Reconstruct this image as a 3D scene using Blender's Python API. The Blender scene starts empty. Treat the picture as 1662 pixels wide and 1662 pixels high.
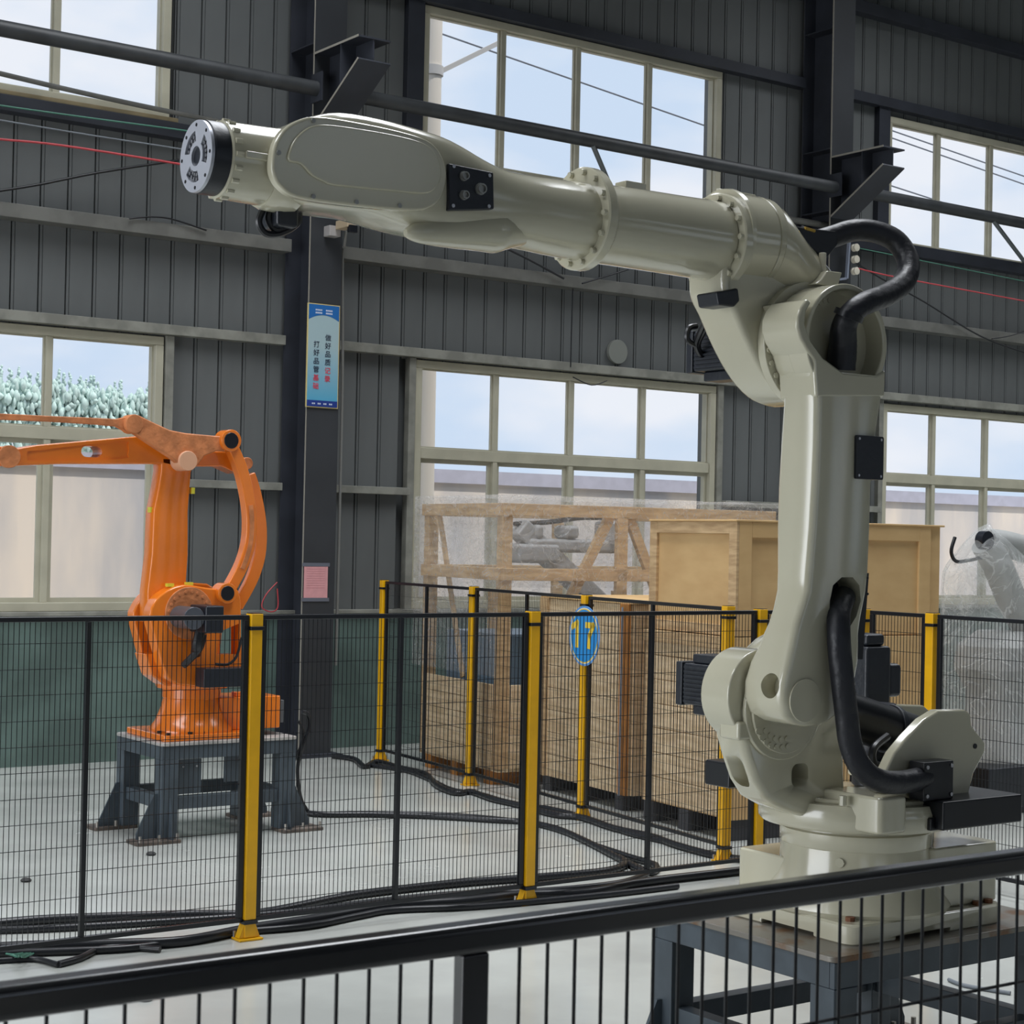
import bpy, bmesh, math, random
from mathutils import Vector, Matrix, noise
from bpy_extras.object_utils import world_to_camera_view
random.seed(7)
SC = bpy.context.scene
COL = SC.collection
PI = math.pi

# ------------------------------------------------------------------ camera
F0 = 2900.0; YAW = math.radians(54.2); PITCH = math.atan(42 / 2900); ROLL = 0.021; CZ = 1.70
FW = Vector((math.cos(YAW) * math.cos(PITCH), math.sin(YAW) * math.cos(PITCH), math.sin(PITCH)))
_r0 = Vector((math.sin(YAW), -math.cos(YAW), 0)); _u0 = _r0.cross(FW)
RT = math.cos(ROLL) * _r0 + math.sin(ROLL) * _u0
UP = math.cos(ROLL) * _u0 - math.sin(ROLL) * _r0
cam = bpy.data.cameras.new('camera'); camo = bpy.data.objects.new('camera', cam); COL.objects.link(camo)
cam.sensor_width = 36.0; cam.lens = 36.0 * F0 / 1662.0; cam.clip_start = 0.05; cam.clip_end = 700
m = Matrix((RT, UP, -FW)).transposed().to_4x4(); m.translation = (0, 0, CZ); camo.matrix_world = m
cam.dof.use_dof = True; cam.dof.focus_distance = 6.0; cam.dof.aperture_fstop = 40
SC.camera = camo

# ------------------------------------------------------------------ colour management, sky, sun and added lamps
SC.view_settings.view_transform = 'Standard'; SC.view_settings.look = 'None'
SC.view_settings.gamma = 1.0; SC.view_settings.use_curve_mapping = False
SC.view_settings.exposure = 0.0
W = bpy.data.worlds.new('sky'); SC.world = W; W.use_nodes = True
nt = W.node_tree; nt.nodes.clear(); N = nt.nodes.new; L = nt.links.new
tc = N('ShaderNodeTexCoord'); mp = N('ShaderNodeMapping'); mp.inputs['Scale'].default_value = (2.2, 2.2, 5.0)
no = N('ShaderNodeTexNoise'); no.inputs['Scale'].default_value = 2.2; no.inputs['Detail'].default_value = 7; no.inputs['Roughness'].default_value = .5
cr = N('ShaderNodeValToRGB'); cr.color_ramp.elements[0].position = .42; cr.color_ramp.elements[1].position = .60
cr.color_ramp.elements[0].color = (.59, .70, .86, 1); cr.color_ramp.elements[1].color = (.82, .84, .90, 1)
bg = N('ShaderNodeBackground'); bg.inputs['Strength'].default_value = 1.1; wo = N('ShaderNodeOutputWorld')
L(tc.outputs['Generated'], mp.inputs['Vector']); L(mp.outputs[0], no.inputs['Vector']); L(no.outputs[0], cr.inputs[0])
L(cr.outputs[0], bg.inputs['Color']); L(bg.outputs[0], wo.inputs['Surface'])
sun = bpy.data.lights.new('sun', 'SUN'); sun.energy = 3.4; sun.angle = math.radians(3); sun.color = (1, .93, .85)
suno = bpy.data.objects.new('sun', sun); COL.objects.link(suno)
suno.rotation_euler = Vector((.25, -.45, 1.0)).to_track_quat('Z', 'Y').to_euler(); suno.location = (0, 0, 20)

# hall extents (metres): +x runs along the window wall, +y towards it
X0, X1, Y0, Y1, ZC = -7.0, 25.0, -7.0, 12.4, 8.2
def area_light(name, loc, rot, sx, sy, power, colour=(.93, .96, 1)):
    l = bpy.data.lights.new(name, 'AREA'); l.shape = 'RECTANGLE'; l.size = sx; l.size_y = sy; l.energy = power; l.color = colour
    o = bpy.data.objects.new(name, l); COL.objects.link(o); o.location = loc; o.rotation_euler = rot
    return o
def portal(name, loc, rot, sx, sy):
    o = area_light(name, loc, rot, sx, sy, 1); o.data.cycles.is_portal = True
BACK_WINDOWS = [  # x0, x1, z0, z1
    (2.34, 5.68, 4.78, 6.085), (7.92, 11.24, 4.78, 6.085), (13.49, 16.83, 4.72, 6.03), (19.1, 22.4, 4.72, 6.03),
    (2.34, 5.68, 1.10, 3.15), (7.92, 11.24, 1.10, 3.15), (13.49, 16.83, 1.10, 3.13), (19.1, 22.4, 1.10, 3.13)]
for i, (a, b, c, d) in enumerate(BACK_WINDOWS):
    portal('portal', ((a + b) / 2, Y1 + .12, (c + d) / 2), (-PI / 2, 0, 0), b - a, d - c)
LIGHT_OPENING = (3.0, 10.5, 0.0, 5.0)      # unseen opening added in the left end wall for side light: y0,y1,z0,z1
area_light('side_fill', (X0 - .25, (LIGHT_OPENING[0] + LIGHT_OPENING[1]) / 2, (LIGHT_OPENING[2] + LIGHT_OPENING[3]) / 2), (0, -PI / 2, 0), LIGHT_OPENING[3] - LIGHT_OPENING[2], LIGHT_OPENING[1] - LIGHT_OPENING[0], 510)  # added area lamp outside the opening, brightens left-facing sides
CEILING_FILLS = [(-4, 0), (3.5, 7.5), (11, 15), (18, 22)]
for a, b in CEILING_FILLS:      # area lamps added below the closed ceiling to lift the light
    area_light('ceiling_fill', ((a + b) / 2, 7.1, ZC - .03), (0, 0, 0), 2.4, 7.0, 370).data.spread = math.radians(125)
FRONT_WINDOWS = [(x, x + 3.4, z0, z1) for x in (-5, .6, 6.2, 11.8, 17.4) for (z0, z1) in ((1.1, 3.2), (4.8, 6.1))]
for a, b, c, d in FRONT_WINDOWS:
    portal('portal', ((a + b) / 2, Y0 - .12, (c + d) / 2), (PI / 2, 0, 0), b - a, d - c)

# ------------------------------------------------------------------ helpers
def ray(x, y): return FW * F0 + RT * (x - 831) - UP * (y - 831)
def P(x, y, u=None, v=None, z=None):
    """world point on a plane of the hall (x=u, y=v or z=z) seen along a direction"""
    d = ray(x, y)
    t = u / d.x if u is not None else v / d.y if v is not None else (z - CZ) / d.z
    return Vector((d.x * t, d.y * t, CZ + d.z * t))
def prof(v, pts): return [(p.x, p.z) for p in (P(x, y, v=v) for x, y in pts)]

MATS = {}
def mat(name, col, rough=.5, metal=0, var=0.0, scale=6, bump=0, bscale=30, coat=0, emit=None, col2=None, spec=None, alpha=None, coords='Object', stretch=(1, 1, 1), lo=.4, hi=.62):
    if name in MATS: return MATS[name]
    M = bpy.data.materials.new(name); M.use_nodes = True; t = M.node_tree; b = t.nodes['Principled BSDF']
    b.inputs['Base Color'].default_value = (*col, 1); b.inputs['Roughness'].default_value = rough; b.inputs['Metallic'].default_value = metal
    if spec is not None: b.inputs['Specular IOR Level'].default_value = spec
    if coat: b.inputs['Coat Weight'].default_value = coat; b.inputs['Coat Roughness'].default_value = .12
    if alpha is not None: b.inputs['Alpha'].default_value = alpha
    if emit: b.inputs['Emission Color'].default_value = (*emit[0], 1); b.inputs['Emission Strength'].default_value = emit[1]
    if var or col2 or bump:
        tc = t.nodes.new('ShaderNodeTexCoord'); mp = t.nodes.new('ShaderNodeMapping'); mp.inputs['Scale'].default_value = stretch
        t.links.new(tc.outputs[coords], mp.inputs['Vector'])
    if var or col2:
        n = t.nodes.new('ShaderNodeTexNoise'); n.inputs['Scale'].default_value = scale; n.inputs['Detail'].default_value = 6; t.links.new(mp.outputs[0], n.inputs['Vector'])
        r = t.nodes.new('ShaderNodeValToRGB'); r.color_ramp.elements[0].position = lo; r.color_ramp.elements[1].position = hi
        c2 = col2 or tuple(max(0, c * (1 - var)) for c in col)
        r.color_ramp.elements[0].color = (*c2, 1); r.color_ramp.elements[1].color = (*col, 1)
        t.links.new(n.outputs[0], r.inputs[0]); t.links.new(r.outputs[0], b.inputs['Base Color'])
    if bump:
        n = t.nodes.new('ShaderNodeTexNoise'); n.inputs['Scale'].default_value = bscale; n.inputs['Detail'].default_value = 4; t.links.new(mp.outputs[0], n.inputs['Vector'])
        bp = t.nodes.new('ShaderNodeBump'); bp.inputs['Strength'].default_value = bump; bp.inputs['Distance'].default_value = .02
        t.links.new(n.outputs[0], bp.inputs['Height']); t.links.new(bp.outputs[0], b.inputs['Normal'])
    MATS[name] = M
    return M

WHITE = mat('cream_paint', (.545, .52, .395), .18, coat=.9, var=.04, scale=3)
ORANGE = mat('orange_paint', (.80, .20, .015), .25, coat=.4, var=.15, scale=2.5)
ORANGE_RAW = mat('worn_orange_casting', (.62, .22, .08), .55, var=.3, scale=14, bump=.3)
BLACK = mat('black_paint', (.006, .007, .010), .3)
BLACKM = mat('black_motor', (.012, .015, .022), .35, bump=.1)
RUBBER = mat('black_hose_sleeve', (.008, .009, .014), .45, bump=.5, bscale=12, stretch=(1, 1, 1))
CABLE = mat('black_cable', (.010, .011, .014), .35)
STEEL = mat('bare_steel', (.55, .55, .58), .3, metal=1, var=.2, scale=30)
DARKSTEEL = mat('dark_blue_column_paint', (.030, .034, .046), .55, var=.25, scale=3)
TUBEM = mat('tube_paint', (.042, .046, .050), .5, var=.3, scale=5)
CLAD = mat('grey_cladding', (.138, .147, .147), .5, var=.22, scale=1.2, stretch=(1, 1, .35), coords='Object')
GREEN = mat('green_wall_paint', (.105, .160, .142), .6, var=.35, scale=2.0, bump=.15, bscale=8)
WFRAME = mat('window_frame_metal', (.46, .44, .34), .45, var=.12, scale=4)
SILLM = mat('sill_paint', (.27, .27, .235), .5, var=.3, scale=6)
GIRTM = mat('girt_galvanised', (.165, .165, .15), .5, var=.25, scale=5)
STANDM = mat('stand_blue_grey', (.060, .078, .095), .45, var=.25, scale=8)
STANDTOP = mat('stand_top_steel', (.20, .185, .16), .38, metal=.3, var=.45, scale=9, col2=(.16, .085, .04), lo=.36, hi=.5)
STANDTOP2 = mat('stand_top_grey', (.40, .38, .36), .4, var=.25, scale=9)
YEL = mat('yellow_paint', (.80, .42, .004), .35, var=.1, scale=8)
WOOD = mat('pine_wood', (.60, .42, .23), .65, scale=5, col2=(.44, .29, .15), stretch=(1, 1, 7), bump=.1)
WOODH = mat('pine_plank', (.76, .59, .38), .65, scale=4, col2=(.60, .44, .26), stretch=(1, 1, 9), bump=.1)
PLY = mat('plywood', (.64, .43, .20), .6, scale=3.5, col2=(.54, .34, .15), stretch=(1, 1, 2.5), lo=.3, hi=.7)
OCHRE = mat('orange_timber', (.52, .22, .05), .6, var=.3, scale=6)
REDW = mat('red_wire', (.45, .05, .06), .5); GREENW = mat('green_wire', (.05, .17, .12), .5)
PORC = mat('porcelain', (.62, .58, .48), .3)
TAN = mat('tan_plastic', (.42, .33, .22), .5)

class MB:
    def __init__(s): s.v = []; s.f = []
    def add(s, vs, fs):
        k = len(s.v); s.v += [Vector(p) for p in vs]; s.f += [[i + k for i in f] for f in fs]; return s
    def box(s, a, b, M=None):
        (x0, y0, z0), (x1, y1, z1) = a, b
        vs = [Vector(p) for p in ((x0, y0, z0), (x1, y0, z0), (x1, y1, z0), (x0, y1, z0), (x0, y0, z1), (x1, y0, z1), (x1, y1, z1), (x0, y1, z1))]
        if M is not None: vs = [M @ p for p in vs]
        return s.add(vs, [(0, 3, 2, 1), (4, 5, 6, 7), (0, 1, 5, 4), (1, 2, 6, 5), (2, 3, 7, 6), (3, 0, 4, 7)])
    def bar(s, a, b, w, h, up=(0, 0, 1)):
        a, b = Vector(a), Vector(b); d = (b - a).normalized(); side = d.cross(Vector(up))
        if side.length < 1e-4: side = Vector((1, 0, 0))
        side.normalize(); u = side.cross(d); vs = []
        for p in (a, b):
            for i, j in ((-1, -1), (1, -1), (1, 1), (-1, 1)): vs.append(p + side * (i * w / 2) + u * (j * h / 2))
        return s.add(vs, [(3, 2, 1, 0), (4, 5, 6, 7), (0, 1, 5, 4), (1, 2, 6, 5), (2, 3, 7, 6), (3, 0, 4, 7)])
    def loft(s, secs, cap=True, closed=False):
        n = len(secs[0]); k = len(s.v)
        for q in secs: s.v += [Vector(p) for p in q]
        m = len(secs)
        for i in range(m - (0 if closed else 1)):
            for j in range(n):
                a = k + i * n + j; b = k + i * n + (j + 1) % n; c = k + ((i + 1) % m) * n + (j + 1) % n; d = k + ((i + 1) % m) * n + j
                s.f.append([a, b, c, d])
        if cap and not closed: s.f.append([k + j for j in range(n)][::-1]); s.f.append([k + (m - 1) * n + j for j in range(n)])
        return s
    def cyl(s, a, b, r, r2=None, n=20, cap=True):
        a, b = Vector(a), Vector(b); r2 = r if r2 is None else r2; q = (b - a).to_track_quat('Z', 'Y')
        ring = lambda c, rr: [c + q @ Vector((rr * math.cos(t * 2 * PI / n), rr * math.sin(t * 2 * PI / n), 0)) for t in range(n)]
        return s.loft([ring(a, r), ring(b, r2)], cap)
    def lathe(s, c, axis, pr, n=32):
        c = Vector(c); q = Vector(axis).to_track_quat('Z', 'Y')
        return s.loft([[c + q @ Vector((r * math.cos(t * 2 * PI / n), r * math.sin(t * 2 * PI / n), h)) for t in range(n)] for h, r in pr])
    def tube(s, pts, r, n=10, sub=6, flat=1.0):
        pts = smooth(pts, sub); secs = []; prev = None
        for i, p in enumerate(pts):
            d = (pts[min(i + 1, len(pts) - 1)] - pts[max(i - 1, 0)]).normalized()
            if prev is None: prev = d.orthogonal().normalized()
            e = (prev - d * prev.dot(d)).normalized(); f = d.cross(e); prev = e
            rr = r(i / (len(pts) - 1)) if callable(r) else r
            secs.append([p + e * (rr * math.cos(t * 2 * PI / n)) + f * (rr * flat * math.sin(t * 2 * PI / n)) for t in range(n)])
        return s.loft(secs)
    def prism(s, poly, axis, a, b):
        """poly: 2D points; axis 'y': (x,z) extruded y a..b ; 'x': (y,z) ; 'z': (x,y)"""
        f = {'y': lambda p, h: (p[0], h, p[1]), 'x': lambda p, h: (h, p[0], p[1]), 'z': lambda p, h: (p[0], p[1], h)}[axis]
        n = len(poly); vs = [f(p, a) for p in poly] + [f(p, b) for p in poly]
        fs = [list(range(n)), list(range(2 * n - 1, n - 1, -1))] + [[(i + 1) % n, i, n + i, n + (i + 1) % n] for i in range(n)]
        return s.add(vs, fs)
    def build(s, name, material, parent=None, bevel=0, seg=2, smooth_=None, label=None, kind=None, solid=0):
        me = bpy.data.meshes.new(name); o = bpy.data.objects.new(name, me); COL.objects.link(o)
        vs = s.v
        if parent is not None:
            inv = world(parent).inverted(); o.parent = parent; vs = [inv @ p for p in vs]
        else:
            c = Vector(((min(p.x for p in vs) + max(p.x for p in vs)) / 2, (min(p.y for p in vs) + max(p.y for p in vs)) / 2, min(p.z for p in vs)))
            o.location = c; vs = [p - c for p in vs]
        me.from_pydata([tuple(p) for p in vs], [], s.f); me.update()
        bm = bmesh.new(); bm.from_mesh(me); bmesh.ops.recalc_face_normals(bm, faces=bm.faces); bm.to_mesh(me); bm.free()
        me.materials.append(material)
        if smooth_ is None: smooth_ = 35
        if smooth_: me.shade_smooth(); me.set_sharp_from_angle(angle=math.radians(smooth_))
        if bevel:
            b = o.modifiers.new('bevel', 'BEVEL'); b.width = bevel; b.segments = seg; b.limit_method = 'ANGLE'; b.angle_limit = math.radians(32)
            b.harden_normals = True
        if label: o['label'] = label
        if kind: o['kind'] = kind
        return o

def smooth(pts, sub):
    pts = [Vector(p) for p in pts]
    if sub <= 1 or len(pts) < 3: return pts
    out = []
    for i in range(len(pts) - 1):
        p0, p1, p2, p3 = pts[max(i - 1, 0)], pts[i], pts[i + 1], pts[min(i + 2, len(pts) - 1)]
        for k in range(sub):
            t = k / sub
            out.append(.5 * ((2 * p1) + (p2 - p0) * t + (2 * p0 - 5 * p1 + 4 * p2 - p3) * t * t + (3 * p1 - p0 - 3 * p2 + p3) * t ** 3))
    return out + [pts[-1]]
def smooth2(pts, sub=4):
    q = [Vector((p[0], p[1], 0)) for p in pts]; n = len(q); out = []
    for i in range(n):
        p0, p1, p2, p3 = q[i - 1], q[i], q[(i + 1) % n], q[(i + 2) % n]
        for k in range(sub):
            t = k / sub; r = .5 * ((2 * p1) + (p2 - p0) * t + (2 * p0 - 5 * p1 + 4 * p2 - p3) * t * t + (3 * p1 - p0 - 3 * p2 + p3) * t ** 3)
            out.append((r.x, r.y))
    return out
def world(o):
    M = o.matrix_basis.copy()
    while o.parent: o = o.parent; M = o.matrix_basis @ M
    return M
def thing(name, label, cat, loc=(0, 0, 0), rotz=0, group=None):
    o = bpy.data.objects.new(name, None); COL.objects.link(o); o.empty_display_size = .1
    o.location = loc; o.rotation_euler = (0, 0, rotz); o['label'] = label; o['category'] = cat
    if group: o['group'] = group
    return o
def tag(o, label, cat, group=None, kind=None):
    o['label'] = label; o['category'] = cat
    if group: o['group'] = group
    if kind: o['kind'] = kind
    return o
def dup(src, loc=None, rotz=None, label=None, parent=None):
    c = src.copy(); COL.objects.link(c); c.parent = parent
    for ch in list(src.children): dup(ch, parent=c)
    if loc is not None: c.location = loc
    if rotz is not None: c.rotation_euler = (0, 0, rotz)
    if label: c['label'] = label
    return c
def struct(name, mb, m, **k):
    o = mb.build(name, m, **k); o['kind'] = 'structure'; return o
def copy_part(src, loc, rot=None):
    c = src.copy(); COL.objects.link(c); c.parent = src.parent; c.location = loc
    if rot is not None: c.rotation_euler = rot
    return c
def bake(o):
    dg = bpy.context.evaluated_depsgraph_get(); me = bpy.data.meshes.new_from_object(o.evaluated_get(dg)); o.modifiers.clear(); o.data = me
def cut(o, cutters):
    """real openings cut through a mesh"""
    for mb in cutters:
        c = mb.build('cutter', BLACK, smooth_=0); md = o.modifiers.new('cut', 'BOOLEAN'); md.operation = 'DIFFERENCE'; md.solver = 'EXACT'; md.object = c
        bpy.context.view_layer.update(); dg = bpy.context.evaluated_depsgraph_get()
        me = bpy.data.meshes.new_from_object(o.evaluated_get(dg)); o.modifiers.remove(md); o.data = me
        bpy.data.objects.remove(c)
def text_mesh(name, body, size, M, material, parent, depth=.002, offset=0, align='CENTER'):
    cu = bpy.data.curves.new(name, 'FONT'); cu.body = body; cu.size = size; cu.extrude = depth; cu.offset = offset; cu.align_x = align; cu.align_y = 'CENTER'; cu.resolution_u = 3
    o = bpy.data.objects.new(name, cu); COL.objects.link(o); bpy.context.view_layer.update()
    me = bpy.data.meshes.new_from_object(o.evaluated_get(bpy.context.evaluated_depsgraph_get())); bpy.data.objects.remove(o)
    vs = [world(parent).inverted() @ (M @ v.co) for v in me.vertices]
    for v, p in zip(me.vertices, vs): v.co = p
    me.materials.clear(); me.materials.append(material)
    q = bpy.data.objects.new(name, me); COL.objects.link(q); q.parent = parent
    return q
def slot(cx, cz, hw, r, n=10, ang=0):
    """stadium outline, half length hw between centres"""
    pts = [(cx + hw + r * math.cos(t), cz + r * math.sin(t)) for t in [-PI / 2 + PI * i / n for i in range(n + 1)]]
    pts += [(cx - hw + r * math.cos(t), cz + r * math.sin(t)) for t in [PI / 2 + PI * i / n for i in range(n + 1)]]
    return pts
def circle(cx, cz, r, n=24): return [(cx + r * math.cos(2 * PI * i / n), cz + r * math.sin(2 * PI * i / n)) for i in range(n)]
def rrect2(x0, z0, x1, z1, r, n=4):
    o = []
    for cx, cz, a in ((x1 - r, z1 - r, 0), (x0 + r, z1 - r, PI / 2), (x0 + r, z0 + r, PI), (x1 - r, z0 + r, 1.5 * PI)):
        o += [(cx + r * math.cos(a + PI / 2 * i / n), cz + r * math.sin(a + PI / 2 * i / n)) for i in range(n + 1)]
    return o

# ------------------------------------------------------------------ the hall
FLOORM = mat('epoxy_concrete', (.50, .515, .485), .3, var=.24, scale=.9, coords='Object', bump=.03, bscale=3)
nt = FLOORM.node_tree; b = nt.nodes['Principled BSDF']; n = nt.nodes.new('ShaderNodeTexNoise'); n.inputs['Scale'].default_value = 1.3; n.inputs['Detail'].default_value = 8
r = nt.nodes.new('ShaderNodeMapRange'); r.inputs['To Min'].default_value = .08; r.inputs['To Max'].default_value = .38
tcn = nt.nodes.new('ShaderNodeTexCoord'); nt.links.new(tcn.outputs['Object'], n.inputs['Vector']); nt.links.new(n.outputs[0], r.inputs[0]); nt.links.new(r.outputs[0], b.inputs['Roughness'])
struct('floor', MB().box((X0 - .3, Y0 - .3, -.2), (X1 + .3, Y1 + .25, 0)), FLOORM, smooth_=0)
CEILM = mat('ceiling_sheet', (.20, .21, .21), .6, var=.1)
struct('ceiling', MB().box((X0 - .3, Y0 - .3, ZC), (X1 + .3, Y1 + .25, ZC + .15)), CEILM, smooth_=0)

def rect_minus(x0, x1, z0, z1, holes):
    """split a wall rectangle into boxes around the openings"""
    xs = sorted({x0, x1, *[h[0] for h in holes], *[h[1] for h in holes]}); out = []
    for a, b in zip(xs, xs[1:]):
        cuts = sorted((h[2], h[3]) for h in holes if h[0] <= a + 1e-6 and h[1] >= b - 1e-6); z = z0
        for c, d in cuts:
            if c > z + 1e-6: out.append((a, b, z, c))
            z = d
        if z < z1 - 1e-6: out.append((a, b, z, z1))
    return out
mw = MB()
for a, b, c, d in rect_minus(X0, X1, 0, ZC, FRONT_WINDOWS): mw.box((a, Y0 - .2, c), (b, Y0, d))
struct('wall_front', mw, CLAD, smooth_=0)
ml = MB()
for a, b, c, d in rect_minus(Y0, Y1, 0, ZC, [LIGHT_OPENING]): ml.box((X0 - .2, a, c), (X0, b, d))
struct('wall_left', ml, CLAD, smooth_=0)
struct('wall_right', MB().box((X1, Y0, 0), (X1 + .2, Y1, ZC)), CLAD, smooth_=0)

# back wall: an outer skin with openings, a painted masonry plinth, and ribbed steel sheets that are pieces of their own
mb = MB()
for a, b, c, d in rect_minus(X0, X1, 0, ZC, BACK_WINDOWS): mb.box((a, Y1 + .10, c), (b, Y1 + .22, d))
wall_back = struct('wall_back', mb, CLAD, smooth_=0)
g = MB().box((X0, Y1 - .06, 0), (X1, Y1 + .10, 1.07)).build('masonry_plinth', GREEN, wall_back, smooth_=0, label='green painted masonry plinth with scuffed patches')
MB().box((X0, Y1 - .10, 1.07), (X1, Y1 + .10, 1.10)).build('sill_ledge', SILLM, wall_back, bevel=.004, label='pale ledge along the top of the green plinth')
PITCHX = .2055
cache = {}
def sheet(x, z0, z1):
    key = (round(z0, 3), round(z1, 3))
    if key not in cache:
        pr = [(0, 0), (.006, 0), (.009, -.022), (.017, -.022), (.020, 0), (.034, 0), (.037, -.008), (.041, -.008), (.044, 0), (.2055, 0)]
        h = z1 - z0; vs = [(px, -py, 0) for px, py in pr] + [(px, -py, h) for px, py in pr]; n = len(pr)
        vs += [(0, .05, 0), (PITCHX, .05, 0), (0, .05, h), (PITCHX, .05, h)]
        fs = [[i, i + 1, n + i + 1, n + i] for i in range(n - 1)] + [[2 * n, 2 * n + 2, 2 * n + 3, 2 * n + 1]]
        m_ = MB().add([(px, 0, pz) for px, _, pz in [(0, 0, 0)]], [])
        m_ = MB(); m_.add([Vector(p) for p in vs], fs)
        me = bpy.data.meshes.new('cladding_sheet'); me.from_pydata([tuple(p) for p in m_.v], [], m_.f); me.materials.append(CLAD)
        cache[key] = me
    o = bpy.data.objects.new('cladding_sheet', cache[key]); COL.objects.link(o); o.parent = wall_back
    o.location = world(wall_back).inverted() @ Vector((x, Y1, z0))
SEG_FULL = [(1.10, ZC)]
k = 0; x = 1.61
while x < 22.6:
    xm = x + PITCHX / 2
    hs = sorted((h[2], h[3]) for h in BACK_WINDOWS if h[0] - .05 < xm < h[1] + .05); z = 1.10
    for c, d in hs:
        if c > z + .02: sheet(x, z, c)
        z = d
    sheet(x, z, ZC); x += PITCHX; k += 1
mb = MB()
for a, b in ((X0, 1.61), (x, X1)): mb.box((a, Y1, 1.10), (b, Y1 + .05, ZC))
mb.build('plain_sheet', CLAD, wall_back, smooth_=0)

# windows
def thin_glass():
    M = bpy.data.materials.new('window_glass'); M.use_nodes = True; t = M.node_tree; t.nodes.clear()
    tr = t.nodes.new('ShaderNodeBsdfTransparent'); tr.inputs[0].default_value = (.965, .975, .98, 1); gl = t.nodes.new('ShaderNodeBsdfGlossy'); gl.inputs['Roughness'].default_value = .03
    mx = t.nodes.new('ShaderNodeMixShader'); mx.inputs[0].default_value = .005; o = t.nodes.new('ShaderNodeOutputMaterial')
    t.links.new(tr.outputs[0], mx.inputs[1]); t.links.new(gl.outputs[0], mx.inputs[2]); t.links.new(mx.outputs[0], o.inputs[0]); return M
GLASS = thin_glass()
def window(i, x0, x1, z0, z1, mull, transom=None, yy=Y1):
    sgn = 1 if yy > 0 else -1
    fr = MB(); w = .065; ya, yb = (yy - .03, yy + .10) if sgn > 0 else (yy - .10, yy + .03)
    fr.box((x0, ya, z0), (x1, yb, z0 + w)); fr.box((x0, ya, z1 - w), (x1, yb, z1)); fr.box((x0, ya, z0 + w), (x0 + w, yb, z1 - w)); fr.box((x1 - w, ya, z0 + w), (x1, yb, z1 - w))
    o = struct('window_%d' % i, fr, WFRAME, bevel=.006)
    xs = [x0 + w, *mull, x1 - w]; zs = [z0 + w, z1 - w]
    if transom: zs = [z0 + w, transom, z1 - w]
    if transom:
        MB().box((x0 + w, yy - .015, transom - .045), (x1 - w, yy + .06 * sgn, transom + .045)).build('transom', WFRAME, o, bevel=.004)
    for q in mull:
        hw = .024
        for za, zb in zip(zs, zs[1:]):
            MB().box((q - hw, min(yy - .01, yy + .055 * sgn), za + (.045 if za == transom else 0)), (q + hw, max(yy - .01, yy + .055 * sgn), zb - (.045 if zb == transom else 0))).build('mullion', WFRAME, o, bevel=.003)
    # each light has its own slim sash and pane
    for ra, (za, zb) in enumerate(zip(zs, zs[1:])):
        za += .045 if za == transom else 0; zb -= .045 if zb == transom else 0
        for j, (a, b) in enumerate(zip(xs, xs[1:])):
            a += .024 if j else 0; b -= .024 if j < len(xs) - 2 else 0
            s_ = MB(); t_ = .012 if transom is None or ra else .034
            yo = yy + .03 * sgn
            for bx in (((a, yo - .012, za), (b, yo + .012, za + t_)), ((a, yo - .012, zb - t_), (b, yo + .012, zb)), ((a, yo - .012, za + t_), (a + t_, yo + .012, zb - t_)), ((b - t_, yo - .012, za + t_), (b, yo + .012, zb - t_))): s_.box(*bx)
            s = s_.build('sash', WFRAME, o, smooth_=0)
            MB().box((a + t_, yo - .003, za + t_), (b - t_, yo + .003, zb - t_)).build('pane', GLASS, s, smooth_=0)
    return o
for i, (a, b, c, d) in enumerate(BACK_WINDOWS):
    s = (b - a) / 4.07; mull = [a + .02 + .815 * j for j in (1, 2, 3)]
    mull = [a + .83, a + 1.64, a + 2.46] if a < 13 else [a + .79, a + 1.62, a + 2.45]
    window(i + 1, a, b, c, d, mull, 2.385 if c < 2 else None)
for i, (a, b, c, d) in enumerate(FRONT_WINDOWS):
    window(i + 9, a, b, c, d, [a + .85, a + 1.7, a + 2.55], None, Y0)
# thick sills under the two window bands of the back wall
for i, (a, b, c, d) in enumerate(BACK_WINDOWS[:4]):
    struct('trim_%d' % (i + 1), MB().box((a - .04, Y1 - .10, c - .03), (b + .04, Y1 + .02, c + .004)), mat('ochre_sill', (.25, .20, .11), .5, var=.3, scale=4), bevel=.005)
# window jamb posts reaching down the wall beside each lower window
k = 5
for (a, b, c, d) in BACK_WINDOWS[4:]:
    for q in (a - .075, b + .01):
        struct('trim_%d' % k, MB().box((q, Y1 - .05, 1.10), (q + .065, Y1 + .02, 3.16)), SILLM, bevel=.004); k += 1
for (a, b, c, d) in BACK_WINDOWS[:4]:
    for q in (a - .17,):
        struct('trim_%d' % k, MB().box((q, Y1 - .07, 4.70), (q + (.16 if q < a else .07), Y1 + .02, 6.1)), DARKSTEEL, bevel=.004); k += 1
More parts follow.
